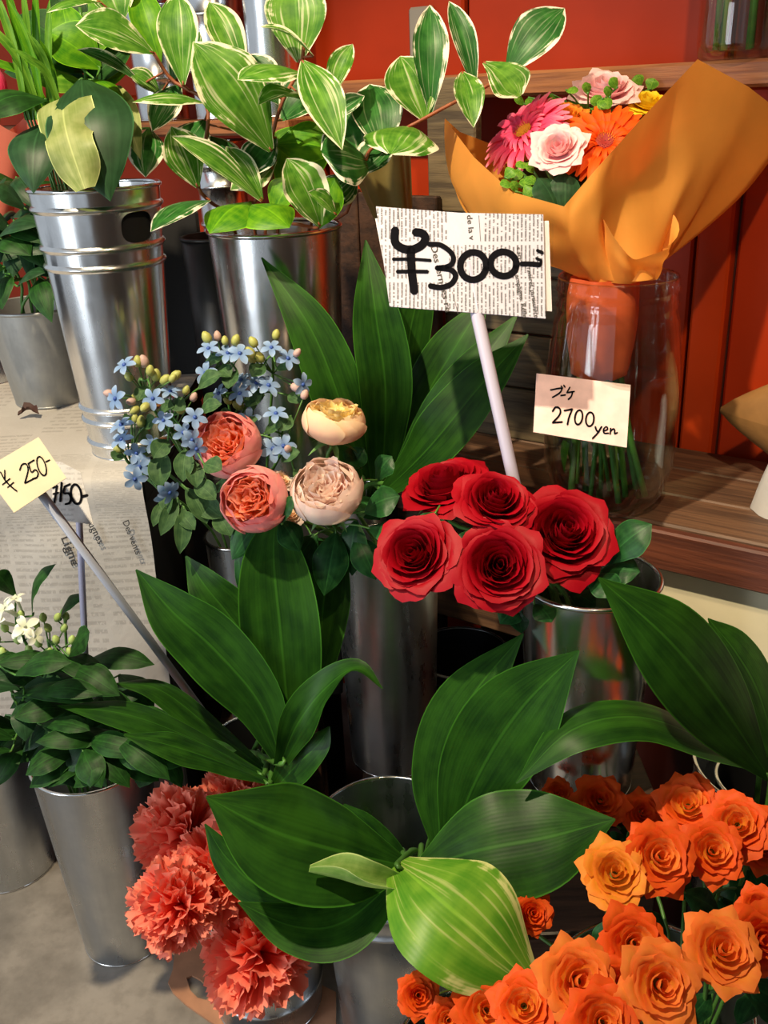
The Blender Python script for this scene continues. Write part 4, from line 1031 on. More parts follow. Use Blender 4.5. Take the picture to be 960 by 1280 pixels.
spray('leaf spray hanging towards the ringed bucket, with a drooping leaf at its foot', [(300, 280, 1.32), (262, 252, 1.26), (248, 232, 1.24), (255, 190, 1.23), (258, 130, 1.22), (215, 100, 1.22), (192, 66, 1.2)], [
    (262, 250, 1.24, 188, 290, 1.17, 48, D_(cup=-0.2, mat=L_VARD, face=(-0.2, 0.7, 0.7))), (247, 234, 1.23, 214, 158, 1.19, 46, D_(cup=0.15, mat=L_VAR)), (256, 128, 1.2, 165, 128, 1.14, 44, D_(cup=-0.3, fold=-0.2, face=(-0.1, 0.8, 0.6))),
    (191, 66, 1.17, 94, 32, 1.12, 58, D_(cup=0.15)), (229, 106, 1.19, 222, -10, 1.18, 46, D_(cup=0.2, mat=L_VAR)), (200, 78, 1.21, 172, -14, 1.21, 36, D_(cup=0.3, mat=L_ASPL)), (126, 3, 1.16, 58, 16, 1.12, 36, D_(cup=-0.2, face=(0, 0.8, 0.6))), (152, 28, 1.2, 135, -30, 1.2, 50, D_(cup=0.2, mat=L_VAR)),
    (178, 105, 1.23, 96, 62, 1.18, 18, D_(cup=0.4, mat=L_VARD)), (200, 118, 1.24, 160, 88, 1.22, 24, D_(cup=0.3)), (300, 165, 1.24, 262, 110, 1.25, 30, D_(cup=0.2, mat=L_VARD)), (256, 150, 1.26, 222, 208, 1.25, 46, D_(cup=-0.1, mat=L_VARD)), (258, 170, 1.26, 302, 232, 1.25, 42, D_(cup=-0.1, mat=L_VARD)), (225, 105, 1.24, 190, 165, 1.23, 40, D_(cup=-0.1, mat=L_VARD)), (215, 100, 1.25, 250, 40, 1.25, 44, D_(cup=0.2, mat=L_VARD))], V_HB)

# ================================================================== plants in the ringed bucket on the newspaper
def broad(label, stem_pts, leaves, root, grp, stemmat=STEM, **kw): return spray(label, stem_pts, leaves, root, 'leafy_stem', grp, stemmat, **kw)
g = 'leafy stems in the ringed bucket'
broad('leafy stem with one pale yellow green hanging leaf among dark ones', [(95, 240, 1.24), (88, 170, 1.22), (80, 120, 1.2)], [
    (80, 122, 1.17, 106, 236, 1.12, 70, D_(mat=L_PALE, cup=-0.3, wave=0.3, wf=2, bow=0.15, face=(-0.2, 0.4, 1), prof=(0.9, 1.0, 0.75, 0.75, 0.3))),
    (102, 98, 1.2, 138, 252, 1.145, 96, D_(mat=L_DARK, cup=-0.2, bow=0.2)), (62, 150, 1.2, 42, 242, 1.14, 62, D_(mat=L_DARK, cup=-0.2, bow=0.2)), (58, 124, 1.18, -28, 152, 1.15, 58, D_(mat=L_BOU, cup=-0.2, bow=0.2, face=(0, 0.6, 0.8)))], V_B7, g)
broad('leafy stem with dark rounded leaves overhanging the handle hole', [(130, 235, 1.26), (135, 170, 1.24), (120, 100, 1.22)], [
    (110, 100, 1.18, 156, 128, 1.14, 24, D_(mat=L_ASPL, cup=-0.3, face=(0, 0.8, 0.6))), (186, 160, 1.24, 182, 222, 1.2, 42, D_(mat=L_VARD, cup=-0.3)), (150, 108, 1.22, 176, 200, 1.19, 26, D_(mat=L_PALE, cup=0.2)), (150, 175, 1.23, 128, 250, 1.2, 34, D_(mat=L_DARK, cup=-0.2)),
    (125, 85, 1.24, 60, 40, 1.22, 60, D_(mat=L_ASPL, cup=0.15)), (95, 80, 1.24, 78, 5, 1.24, 40, D_(mat=L_ASPL, cup=0.15))], V_B7, g)
for k, (tx_, ty, w_) in enumerate(((-14, -25, 9), (2, -30, 9), (26, -30, 8), (44, -25, 9), (-28, 20, 10), (10, 0, 10), (62, 0, 9), (-30, 70, 10), (34, 40, 10), (50, 50, 9), (14, 60, 9))):
    d = 1.13 + 0.014 * (k % 4); bx_ = 34 + 4.5 * k
    bladeleaf('grass_blade', 'narrow bright green blade standing in the ringed bucket' if k % 2 == 0 else 'narrow grassy blade leaning away from the pale leaf in the ringed bucket', 'leaf', [(bx_, 150, d + 0.05), (bx_ + (tx_ - bx_) * 0.3, 110 + (ty - 110) * 0.3, d + 0.02), (bx_ + (tx_ - bx_) * 0.66, 110 + (ty - 110) * 0.72, d), (tx_, ty, d - 0.01)], [w_ * 0.6, w_ * 1.1, w_ * 1.1, 1], (L_GRASS, L_ASPL)[k % 2], V_B7, (0.3 * math.sin(k * 2), 0.2, 1), 'grassy blades', stemr=0.0012, cup=0.3, nu=6)
broad('leafy stem of mid green leaves filling the gap above the pale leaf', [(110, 240, 1.27), (112, 170, 1.25), (105, 60, 1.24), (100, 10, 1.24)], [
    (108, 90, 1.23, 50, 60, 1.2, 46, D_(mat=L_BOU, cup=0.15)), (106, 70, 1.24, 150, 30, 1.22, 46, D_(mat=L_GRASS, cup=0.15)), (104, 50, 1.24, 70, -10, 1.23, 46, D_(mat=L_BOU, cup=0.15)), (112, 120, 1.22, 160, 90, 1.2, 36, D_(mat=L_ASPL, cup=0.2)), (104, 60, 1.25, 120, -20, 1.25, 50, D_(mat=L_ASPL, cup=0.15)), (108, 105, 1.24, 40, 100, 1.2, 40, D_(mat=L_GRASS, cup=-0.2)), (110, 110, 1.25, 165, 60, 1.25, 44, D_(mat=L_BOU, cup=0.2)), (108, 80, 1.26, 20, 20, 1.26, 50, D_(mat=L_BOU, cup=0.2)), (108, 100, 1.26, 5, 90, 1.26, 50, D_(mat=L_DARK, cup=0.2))], V_B7, g)
# plant in the zinc pot
rz = random.Random(3)
for k in range(8):
    lv = []
    x0, y0 = (20, 60, 95, -10, 45, 8, 75, 28)[k], (300, 280, 310, 280, 330, 340, 340, 250)[k]
    for q in range(7):
        a = rz.uniform(-0.3, 2 * math.pi); l = rz.uniform(38, 62); d = rz.uniform(1.38, 1.5)
        bx, by = x0 + rz.uniform(-14, 14), y0 + rz.uniform(-30, 26)
        lv.append((bx, by, d, bx + l * math.cos(a), by + l * abs(math.sin(a)) * (1 if q % 3 else -0.8), d - 0.03, rz.uniform(26, 40), D_(mat=(L_DARK, L_BOU, L_DARK, L_ASPL)[q % 4 if q != 3 or k in (2, 4) else 0], cup=-0.2, bow=0.2, face=(rz.uniform(-0.5, 0.5), 0.6, 0.7))))
    broad(('dark leafy stem growing from the small zinc pot', 'leafy stem with a brighter green leaf in the small zinc pot')[k in (2, 4)], [(x0 * 0.5 + 30, 350, 1.5), (x0, y0 + 10, 1.45), (x0 - 2, y0 - 25, 1.44)], lv, V_ZB, 'stems in the zinc pot')
# wrapped bunch in the tin pot behind: salmon paper cone with a pink bud
q = P(8, 178, 1.55)
t = thing('salmon_wrapping', 'salmon paper cone behind the dark leaves', 'wrapping paper', ZB2 + V((0.02, 0, 0.01)))
bs = t.location + V((0.01, 0, 0.11))
ax_ = (q - bs)
def cone_(u, v):
    a = u * 2 * math.pi; r = lerp_(0.008, 0.05, v ** 1.3) * (1 + 0.06 * math.sin(a * 5))
    return bs + ax_ * (0.1 + 1.0 * v) + V((math.cos(a) * r, math.sin(a) * r, 0.018 * math.sin(a * 2) * v))
def lerp_(a, b, t): return a + (b - a) * t
vs, fs, uv = grid(cone_, 32, 10); wpart('paper', vs, fs, plain('salmon_paper', srgb('e0785a'), 0.6, tr=0.3), t, uv)
vs, fs, uv = tube([t.location, bs, bs + ax_ * 0.3], 0.006, 8); wpart('stem_bundle', vs, fs, STEM, t, uv)
t = thing('pink_bud', 'bright pink bud rising above the salmon paper cone', 'flower', bs + ax_ * 0.25)
q2_ = P(-2, 108, 1.5)
vs, fs, uv = tube(cat([t.location, t.location.lerp(q2_, 0.6), q2_ - UZ * 0.02], 8), 0.0022, 6); wpart('stem', vs, fs, STEM, t, uv)
for k in range(5):
    a = k * 1.257; o_ = V((math.cos(a), math.sin(a), 0))
    vs, fs, uv = blade([q2_ - UZ * 0.022 + o_ * 0.002, q2_ + o_ * 0.011 - UZ * 0.008, q2_ + o_ * 0.012 + UZ * 0.012, q2_ + o_ * 0.004 + UZ * 0.028], [0.004, 0.018, 0.016, 0.002], o_, cup=-0.3, nu=6, nv=8)
    wpart('petal', vs, fs, GER_P, t, uv)

# ================================================================== flowers
CACHE = {}
def bez(p0, p1, p2, t): return (p0[0] * (1 - t) ** 2 + 2 * p1[0] * t * (1 - t) + p2[0] * t * t, p0[1] * (1 - t) ** 2 + 2 * p1[1] * t * (1 - t) + p2[1] * t * t)
def lerp(a, b, t): return a + (b - a) * t
def petal_mesh(style, t, var, mat):
    key = (style, round(t, 3), var, mat.name)
    if key in CACHE: return CACHE[key]
    r_ = random.Random(hash((style, round(t * 1000), var)) & 0xffff)
    r_ = random.Random(int(t * 1000) * 7 + var * 31 + len(style))
    ph, ph2 = r_.uniform(0, 6.3), r_.uniform(0, 6.3); hj = r_.uniform(-0.03, 0.03)
    nu, nv = (10, 9)
    if style == 'red':
        rr = 0.05 + 0.90 * t ** 0.95; zr = 0.22 - 0.42 * t ** 1.9 + hj; rb = 0.02 + 0.10 * t; zb = -0.62
        p1 = (lerp(rr * 1.35 + 0.02, rr * 0.92, t), lerp(-0.25, -0.42, t)); sp = lerp(2.3, 0.82, t ** 0.6); curl = 0.012 + 0.17 * t; ruf = 0.012 + 0.03 * t; pt = 0.07 * t; swirl = 0.07; drop = 0.25
    elif style == 'globe':
        rr = 0.70 + 0.08 * r_.random(); zr = 0.34 + hj * 3; rb = 0.1; zb = -0.85
        if t < 0.95: rr -= 0.10; zr += 0.05
        p1 = (1.42, -0.42); sp = 0.95; curl = 0.05; ruf = 0.03; pt = 0.02; swirl = 0.05; drop = 0.3
    elif style == 'quart':
        rr = 0.06 + 0.60 * t; zr = 0.30 + hj * 4 - 0.08 * t; rb = 0.04; zb = -0.4
        p1 = (rr * 1.3, -0.15); sp = lerp(1.9, 0.75, t); curl = 0.05; ruf = 0.10; pt = 0.0; swirl = 0.12; drop = 0.12
    else:      # spray
        rr = 0.08 + 0.90 * t; zr = 0.16 - 0.36 * t ** 1.6 + hj * 1.5; rb = 0.03 + 0.05 * t; zb = -0.5
        p1 = (lerp(rr * 1.35 + 0.03, rr * 0.8, t), lerp(-0.2, -0.38, t)); sp = lerp(2.0, 0.72, t ** 0.7); curl = 0.02 + 0.12 * t; ruf = 0.02 + 0.05 * t; pt = 0.055 * t; swirl = 0.08; drop = 0.20
    def fn(u, v):
        s = u * 2 - 1
        vm = 1 - drop * abs(s) ** 3 + pt * max(0, 1 - abs(s) * 3.5)
        vv = v * vm
        r, z = bez((rb, zb), p1, (rr, zr), min(vv, 1.08))
        k = max(0, (vv - 0.72) / 0.28)
        r += curl * k * k; z -= curl * 0.75 * k * k
        r *= 1 + swirl * s
        wv = ruf * vv * vv * (math.sin(s * 4.2 + ph) + 0.6 * math.sin(s * 9 + ph2))
        r += wv; z += wv * 0.5
        a = s * sp * (0.55 + 0.45 * min(1, vv * 1.6) if t > 0.4 else 1)
        return V((r * math.cos(a), r * math.sin(a), z))
    vs, fs, uv = grid(fn, nu, nv)
    m = mesh('petal', vs, fs, mat, uv); CACHE[key] = m
    return m
def frame(axis, c, R, spin=0.0):
    q = axis.to_track_quat('Z', 'Y').to_matrix().to_4x4()
    return Matrix.Translation(c) @ q @ Matrix.Rotation(spin, 4, 'Z') @ Matrix.Scale(R, 4)
RINGS = {'red': ((0.02, 2), (0.10, 3), (0.20, 3), (0.32, 4), (0.45, 4), (0.60, 5), (0.74, 5), (0.87, 5), (1.0, 6)),
         'spray': ((0.06, 2), (0.22, 3), (0.42, 4), (0.64, 5), (0.84, 6), (1.0, 6))}
def leaflet(t, b, e, wpx, mat=L_ROSE, face=(0, 0.5, 0.8), bow=0.15, name='leaf', cup=-0.15, nu=8, nv=14, prof=(0.1, 0.75, 1.0, 0.7, 0.0), serr=0.0, stalk=None):
    fv = cdir(*face); ph_ = rnd.random() * 6
    def make(o):
        B, E = P(b[0], b[1], b[2] + o), P(e[0], e[1], e[2] + o)
        mid = [B.lerp(E, q) + fv * (bow * (E - B).length * math.sin(math.pi * q)) for q in (0, 0.3, 0.55, 0.8, 1)]
        w_ = wpx / F * b[2]
        r = [blade(mid, [w_ * q for q in prof], fv, nu=nu, nv=nv, cup=cup, ph=ph_, wave=0.05)]
        st = min(stalk, key=lambda q: (q - B).length) if isinstance(stalk, list) else stalk
        if st is not None and (st - B).length > 0.003:
            r.append(tube(cat([st, st.lerp(B, 0.5) + V((0, 0, 0.004)), B, B + (E - B) * 0.08], 8), [0.0013] * 7 + [0.0006], 6))
        return r
    r = best(t.name, make, OFF)
    o = wpart(name, r[0][0], r[0][1], mat, t, r[0][2])
    if len(r) > 1: wpart('leaf_stalk', r[1][0], r[1][1], STEM, t, r[1][2])
    return o
LATE = []
def rose(label, px, dia, axis, style, mi, mo, root, grp=None, leaves=(), name='rose', spin=0.0, sepals=True, stemr=0.0028, sub=None):
    c = px.copy() if isinstance(px, Vector) else P(*px)
    D = (c - CAM).dot(fwd); R = dia / 2 / F * D; ax = cdir(*axis)
    zb = -0.85 if style == 'garden' else (-0.6 if style == 'red' else -0.48)
    cal = c + ax * (zb * R)
    p1 = cal - ax * 0.028; p1.z -= 0.012
    sp_ = route(root, p1, [p1, cal - ax * 0.004], stemr) if isinstance(root, Ves) else [V(root)]
    root = sp_[0]
    t = thing(name, label, 'flower', root, grp)
    Lc = c - t.location
    if style in RINGS:
        for k, (tt, n) in enumerate(RINGS[style]):
            for j in range(n):
                a = spin + 2.4 * k + 2 * math.pi * j / n + rnd.uniform(-0.1, 0.1)
                m = petal_mesh(style, tt, (j + k) % 3, mi if tt < 0.5 else mo)
                tl = 0.09 * tt
                part('petal', m, t, frame(ax, Lc, R * rnd.uniform(0.95, 1.05), a) @ Matrix.Rotation(rnd.uniform(-tl, tl * 1.3), 4, 'Y') @ Matrix.Rotation(rnd.uniform(-tl, tl), 4, 'X'))
    else:
        for k, n in ((0, 5), (1, 5), (2, 5)):
            for j in range(n):
                part('petal', petal_mesh('globe', 1.0 if k < 2 else 0.9, (j + k) % 4, mo), t, frame(ax, Lc, R * (1.0 - 0.045 * k), spin + 0.7 * k + 2 * math.pi * j / n + rnd.uniform(-0.15, 0.15)))
        for k, (tt, n) in enumerate(((0.05, 2), (0.25, 4), (0.45, 5), (0.65, 6), (0.85, 7))):
            for j in range(n):
                tilt = Matrix.Rotation(rnd.uniform(-0.12, 0.12), 4, 'X') @ Matrix.Rotation(rnd.uniform(-0.12, 0.12), 4, 'Y')
                part('petal', petal_mesh('quart', tt, (j + k) % 4, mi), t, frame(ax, Lc, R * rnd.uniform(0.94, 1.06), spin + 1.9 * k + 2 * math.pi * j / n + rnd.uniform(-0.25, 0.25)) @ tilt)
    vs, fs, uv = lathe([(0.01, -0.14), (0.10, -0.10), (0.16, 0.0), (0.14, 0.10), (0.05, 0.12)], 12)
    part('calyx', mesh('calyx', vs, fs, SEPAL), t, frame(ax, Lc + ax * (zb * R), R))
    if sepals:
        for j in range(5):
            key = ('sepal', style)
            if key not in CACHE:
                vs, fs, uv = blade([V((0.1, 0, 0)), V((0.4, 0, -0.02)), V((0.65, 0, -0.14)), V((0.85, 0, -0.3))], [0.16, 0.2, 0.12, 0.0], V((0, 0, 1)), cup=0.2, nu=4, nv=8)
                CACHE[key] = mesh('sepal', vs, fs, SEPAL, uv)
            part('sepal', CACHE[key], t, frame(ax, Lc + ax * (zb * R), R, j * 1.257 + 0.3))
    allp = cat(sp_ + [p1, cal], 24)
    vs, fs, uv = tube(allp, stemr, 8); wpart('stem', vs, fs, STEM, t, uv)
    checkpoint()
    for (b, e, w_) in leaves: LATE.append((t, b, e, w_, [q for q in allp if q.z > allp[0].z + 0.08] or allp[-4:]))
    return t

# ------------------------------------------------------------------ red roses
g = 'red roses in the polished tin bucket'
rose('red rose mostly hidden beneath the largest one', (696, 702, 1.16), 48, (0.1, 0.1, 1), 'red', RED_O, RED_O, V_B6, g, [((690, 735, 1.15), (665, 765, 1.14), 30), ((712, 740, 1.15), (745, 758, 1.13), 30)], spin=1.0)
rose('red rose lowest in the bunch, facing outward square on', (625, 706, 1.045), 112, (-0.05, 0.22, 1), 'red', RED_O, RED_O, V_B6, g, [((650, 752, 1.12), (625, 780, 1.1), 34), ((668, 755, 1.12), (690, 778, 1.1), 34), ((640, 760, 1.13), (652, 792, 1.11), 30)], spin=0.4)
rose('largest red rose, beside the foot of the glass jar', (710, 660, 1.085), 120, (0.12, 0.42, 1), 'red', RED_O, RED_O, V_B6, g, [((755, 705, 1.12), (815, 655, 1.09), 50), ((750, 715, 1.13), (800, 715, 1.1), 44), ((735, 720, 1.12), (775, 745, 1.08), 40), ((700, 745, 1.13), (735, 770, 1.11), 36)], spin=1.3)
rose('red rose overhanging the dark vase, tilted away from the others', (515, 690, 1.07), 102, (-0.35, 0.3, 0.9), 'red', RED_O, RED_O, V_B6, g, [((560, 715, 1.12), (590, 690, 1.1), 30), ((555, 700, 1.12), (600, 665, 1.13), 26)], spin=2.2)
rose('highest red rose, seen from its side by the tall leaves', (553, 596, 1.19), 108, (-0.3, 0.85, 0.55), 'red', RED_O, RED_O, V_B6, g, [((545, 640, 1.15), (525, 665, 1.14), 26)], spin=0.1)
rose('smaller red rose at the foot of the sign pole', (622, 618, 1.08), 94, (0.1, 0.6, 0.8), 'red', RED_O, RED_O, V_B6, g, [], spin=3.0)

# ------------------------------------------------------------------ peach garden roses
g = 'peach roses above the dark vase'
for px, d, lb in (((354, 598, 1.20), 34, 'small folded cream bud between the coral rose and the white rose'), ((364, 640, 1.205), 36, 'half open cream bud under the blush white rose')):
    rose(lb, px, d, (0.5, 0.6, 0.5), 'spray', YEL_O, CRM_O, V_B4, g, (), 'rose_bud', stemr=0.002)
rose('coral pink rose next to the blue flowers', (283, 554, 1.175), 88, (-0.15, 0.35, 0.95), 'garden', PEA_I, PEAPK, V_B4, g, [((330, 640, 1.2), (290, 700, 1.19), 40), ((335, 660, 1.22), (300, 745, 1.22), 46), ((350, 650, 1.2), (375, 690, 1.2), 34)], spin=0.2)
rose('deep coral rose lowest of the peach bunch', (316, 624, 1.125), 88, (-0.25, 0.1, 1), 'garden', PEA_I, PEAPK, V_B4, g, [((352, 655, 1.17), (365, 620, 1.16), 22), ((360, 660, 1.2), (372, 720, 1.2), 40), ((390, 670, 1.22), (420, 735, 1.22), 44)], spin=1.1)
rose('pale yellow rose highest of the peach bunch', (418, 522, 1.16), 82, (0.1, 0.88, 0.5), 'garden', YEL_I, YEL_O, V_B4, g, [((432, 590, 1.2), (455, 560, 1.19), 28), ((452, 585, 1.2), (428, 565, 1.18), 30), ((470, 600, 1.2), (490, 570, 1.19), 34), ((440, 620, 1.22), (475, 650, 1.2), 40)], spin=0.6)
rose('blush white rose beside the red roses', (407, 611, 1.13), 94, (-0.1, 0.5, 0.85), 'garden', CRM_I, CRM_O, V_B4, g, [((455, 640, 1.18), (500, 620, 1.16), 46), ((460, 660, 1.18), (500, 668, 1.16), 40), ((445, 670, 1.2), (470, 725, 1.19), 40), ((420, 665, 1.2), (405, 745, 1.2), 46), ((395, 668, 1.22), (350, 735, 1.22), 48), ((445, 650, 1.2), (440, 720, 1.21), 40)], spin=2.0)

# ------------------------------------------------------------------ orange spray roses
ro = random.Random(11)
LBO = ['orange spray rose just under the arching green leaf', 'small orange spray rose between two larger ones below the arching leaf', 'high orange spray rose nearest the bright inner cup rim', 'orange spray rose overlapping the bright bucket rim', 'orange spray rose hanging below the one at the bright rim', 'orange spray rose against the side of the floor bucket of arching leaves',
       'round orange spray rose pressed against the golden one', 'golden yellow spray rose with ragged petals', 'sliver of an orange rose between the upright and arching leaves', 'large amber spray rose alone beside the floor bucket of arching leaves', 'plain orange spray rose behind the lone amber one', 'small orange spray rose above the lone amber one',
       'orange spray rose standing behind the two amber front blooms', 'wide amber spray rose near the tip of the streaked leaf', 'fullest amber spray rose with open ruffled petals', 'small orange spray rose squeezed between the two amber front blooms', 'low orange spray rose below the two amber front blooms', 'orange bloom half behind the streaked yellow green leaf',
       'orange rose touching the tip of the streaked leaf', 'orange rose under the lower edge of the streaked leaf', 'ragged orange rose against the tin bucket under the streaked leaf', 'small orange rose low on the rim of the half hidden bucket']
MT = {'o': (ORA_I, ORA_O), 'd': (ORA_O, ORA_O), 'y': (ORA_Y, ORA_Y), 'a': (ORA_I, ORA_I)}
ORL = ((752, 998, 62, 'd', 0.47, 1), (806, 1016, 50, 'd', 0.45, 1), (860, 1002, 76, 'o', 0.48, 1), (922, 1028, 76, 'o', 0.5, 1), (893, 1062, 74, 'o', 0.49, 1), (955, 1058, 60, 'd', 0.47, 1), (828, 1070, 86, 'o', 0.52, 1), (770, 1088, 80, 'y', 0.52, 1), (697, 990, 38, 'd', 0.46, 1),
        (908, 1186, 96, 'a', 0.53, 1), (958, 1176, 84, 'd', 0.50, 1), (950, 1132, 50, 'd', 0.48, 1), (796, 1180, 84, 'o', 0.50, 1), (728, 1226, 96, 'a', 0.52, 1), (830, 1232, 98, 'a', 0.54, 1), (777, 1230, 62, 'd', 0.49, 1), (756, 1278, 88, 'o', 0.52, 1), (668, 1142, 50, 'd', 0.44, 1),
        (654, 1255, 78, 'o', 0.45, 2), (610, 1262, 76, 'o', 0.43, 2), (524, 1244, 52, 'd', 0.40, 2), (562, 1276, 50, 'o', 0.40, 2))
ORX = relax([[x, y, (Pz(x, y, z) - CAM).dot(fwd), d * 0.46] for (x, y, d, k, z, rt) in ORL], 0.86)
for io, (x, y, d, k, z, rt) in enumerate(ORL):
    p = P(x, y, ORX[io][2])
    lv = []
    Dp = (p - CAM).dot(fwd)
    for q in range(3):
        a = ro.uniform(0, 6.28); bx, by = x + 26 * math.cos(a), y + 45 + 16 * math.sin(a)
        dl = 0.06 if io != 8 else 0.015
        lv.append(((bx, by, Dp + dl), (bx + 46 * math.cos(a), by + 30 + 20 * math.sin(a), Dp + dl + 0.01), 36))
    rt_ = V_OB1 if rt == 1 else V_OB2
    rose(LBO[io], p, d, (ro.uniform(-0.3, 0.3), ro.uniform(0.3, 0.75), 0.85), 'spray', MT[k][0], MT[k][1], rt_, 'orange spray roses', lv, 'spray_rose', spin=ro.uniform(0, 6), sepals=False, stemr=0.0022)

# ------------------------------------------------------------------ carnations
def carn_petal(var):
    key = ('carn', var)
    if key in CACHE: return CACHE[key]
    r_ = random.Random(var); ph = r_.uniform(0, 6); wv = r_.uniform(0.8, 1.3)
    def fn(u, v):
        s = u * 2 - 1
        wd = 0.05 + 0.31 * v ** 1.5
        tip = 1.0 - 0.14 * s * s
        if v > 0.9: tip += 0.032 * (1 if int(round(u * 20)) % 2 else -1)
        z = v * tip
        y = (0.11 * v * v * math.sin(s * 5.0 * wv + ph) + 0.055 * v * v * math.sin(s * 12 + ph * 2))
        return V((s * wd, y + 0.10 * v * v, z))
    vs, fs, uv = grid(fn, 20, 8)
    m = mesh('petal', vs, fs, CARN, uv); CACHE[key] = m
    return m
g = 'coral carnations in the low bucket'
rc = random.Random(5)
CAL = ((226, 1042, 108, 0.37, (-0.35, 0.5, 0.8), 'frilly coral carnation by the dark leaves, beside the white flower bucket'), (211, 1132, 100, 0.30, (-0.6, 0.15, 0.8), 'coral carnation hanging outward over the cardboard'), (292, 1000, 84, 0.385, (0.0, 0.8, 0.6), 'coral carnation peeping out above the largest flat leaf'),
        (272, 1092, 112, 0.325, (-0.2, 0.2, 1), 'coral carnation in the middle of its bunch, half under a leaf'), (322, 1194, 122, 0.255, (0.0, 0.25, 1), 'lowest coral carnation, in front of its tin bucket'), (268, 1042, 66, 0.345, (-0.1, 0.5, 0.8), 'coral carnation tucked behind the largest flat leaf edge'))
CAL = tuple(sorted(CAL, key=lambda q: 'tucked' not in q[5]))
CAX = relax([[x, y, (Pz(x, y, z) - CAM).dot(fwd) + (0.035 if 'tucked' in lb else 0), d * 0.47] for (x, y, d, z, ax, lb) in CAL], 0.9, lim=0.09)
for ic, (x, y, d, z, ax, lb) in enumerate(CAL):
    c = P(x, y, CAX[ic][2]); R = d / 2 / F * (c - CAM).dot(fwd); A = cdir(*ax)
    base = c - A * R * 0.42; e = base - A * R * 0.5
    sp_ = route(V_B2, e, [e], 0.0024); root = sp_[0]
    t = thing('carnation', lb, 'flower', root, g)
    N = 66
    for k in range(N):
        h = 1 - (k + 0.5) / N * 1.28
        rr_ = math.sqrt(max(0, 1 - h * h)); a = k * 2.39996 + rc.uniform(-0.2, 0.2)
        loc = V((rr_ * math.cos(a), rr_ * math.sin(a), h))
        q = A.to_track_quat('Z', 'Y').to_matrix()
        dr = q @ loc
        Mx = Matrix.Translation(base - root) @ dr.to_track_quat('Z', 'Y').to_matrix().to_4x4() @ Matrix.Rotation(rc.uniform(0, 6.28), 4, 'Z') @ Matrix.Scale(R * rc.uniform(1.0, 1.16) * (1.22 if h > 0.5 else 1.0), 4)
        part('petal', carn_petal(k % 6), t, Mx)
    vs, fs, uv = lathe([(0.02, -0.55), (0.12, -0.5), (0.15, -0.2), (0.16, 0.05)], 12); part('calyx', mesh('calyx', vs, fs, SEPAL), t, frame(A, base - root, R))
    vs, fs, uv = tube(cat(sp_ + [e], 16), 0.0024, 8); wpart('stem', vs, fs, STEM, t, uv); checkpoint()

# ------------------------------------------------------------------ blue star flowers
def star_mesh():
    vs, fs, uv = [], [], []
    for k in range(5):
        a = k * 1.2566
        d = V((math.cos(a), math.sin(a), 0))
        v2, f2, u2 = blade([d * 0.08, d * 0.4 + V((0, 0, 0.05)), d * 0.75 + V((0, 0, 0.02)), d * 1.02 + V((0, 0, -0.10))], [0.18, 0.52, 0.56, 0.12], V((0, 0, 1)), cup=0.15, nu=4, nv=6)
        b = len(vs); vs += v2; uv += u2; fs += [tuple(i + b for i in f) for f in f2]
    return mesh('floret', vs, fs, BLU, uv)
STAR = star_mesh()
vs, fs, uv = lathe([(0.16, 0.0), (0.17, 0.08), (0.10, 0.16), (0.01, 0.18)], 10); STARC = mesh('floret_centre', vs, fs, BLUC)
def bud_mesh(mat): 
    vs, fs, uv = lathe([(0.01, -0.6), (0.34, -0.5), (0.50, -0.1), (0.46, 0.3), (0.22, 0.65), (0.01, 0.75)], 10); return mesh('bud', vs, fs, mat)
BUDM = [bud_mesh(BUDG), bud_mesh(BUDP)]; BUDWM = bud_mesh(BUDW)
ZB5 = lambda x, y: (120 + x / 2.667, 400 + y / 2.667)
fl = [(95, 150), (65, 262), (190, 262), (248, 238), (225, 335), (330, 325), (290, 375), (85, 350), (85, 398), (185, 412), (135, 445), (145, 490), (130, 530), (235, 580), (375, 95), (585, 92), (640, 128), (480, 245), (410, 245), (535, 210), (575, 218), (600, 312), (590, 430), (510, 332), (485, 200), (365, 178), (335, 430), (320, 400), (440, 110), (480, 112), (625, 420), (245, 575), (690, 215)]
bd = [(160, 140, 1), (140, 140, 0), (110, 190, 0), (200, 185, 0), (255, 195, 0), (300, 235, 0), (325, 258, 1), (130, 300, 0), (118, 272, 1), (140, 255, 0), (283, 295, 0), (130, 330, 0), (165, 290, 0), (405, 55, 1), (430, 70, 0), (370, 60, 0), (465, 68, 0), (525, 75, 0), (545, 125, 0), (520, 130, 0), (515, 110, 0), (600, 50, 0), (670, 110, 1), (475, 285, 0), (440, 270, 0), (665, 225, 1), (640, 430, 1), (695, 250, 1), (75, 430, 0), (45, 245, 1), (100, 395, 1), (180, 170, 0), (230, 200, 0), (265, 185, 0), (150, 340, 0)]
heads = [((170, 200), 'blue star flower stem with many buds beside the ringed tin bucket'), ((255, 320), 'blue star flower stem crowded behind the coral pink rose'), ((120, 430), 'blue star flower stem hanging over the newspaper corner'), ((430, 130), 'blue star flower stem standing highest against the black box'), ((590, 120), 'blue star flower stem touching the tall leaning leaf'), ((520, 250), 'blue star flower stem behind the two coral roses'), ((620, 380), 'blue star flower stem low beside the pale yellow rose')]
rb = random.Random(21)
stems = []
checkpoint()
for i, (h, lb) in enumerate(heads):
    x, y = ZB5(*h); d = 1.17 + 0.02 * (i % 3) + (0.04 if h[0] > 360 else 0)
    n = P(x, y + 22, d + 0.03)
    top = P(x, y, d)
    sp_ = route(V_B5, n, [n, top], 0.002)
    t = thing('blue_star_flower', lb, 'flower', sp_[0], 'blue star flowers in the slim vase')
    pts = cat(sp_ + [n, top], 24)
    vs, fs, uv = tube(pts, 0.002, 6); wpart('stem', vs, fs, STEM, t, uv); occ_add(t.name, vs, fs)
    stems.append((t, h, d, n, pts[10:]))
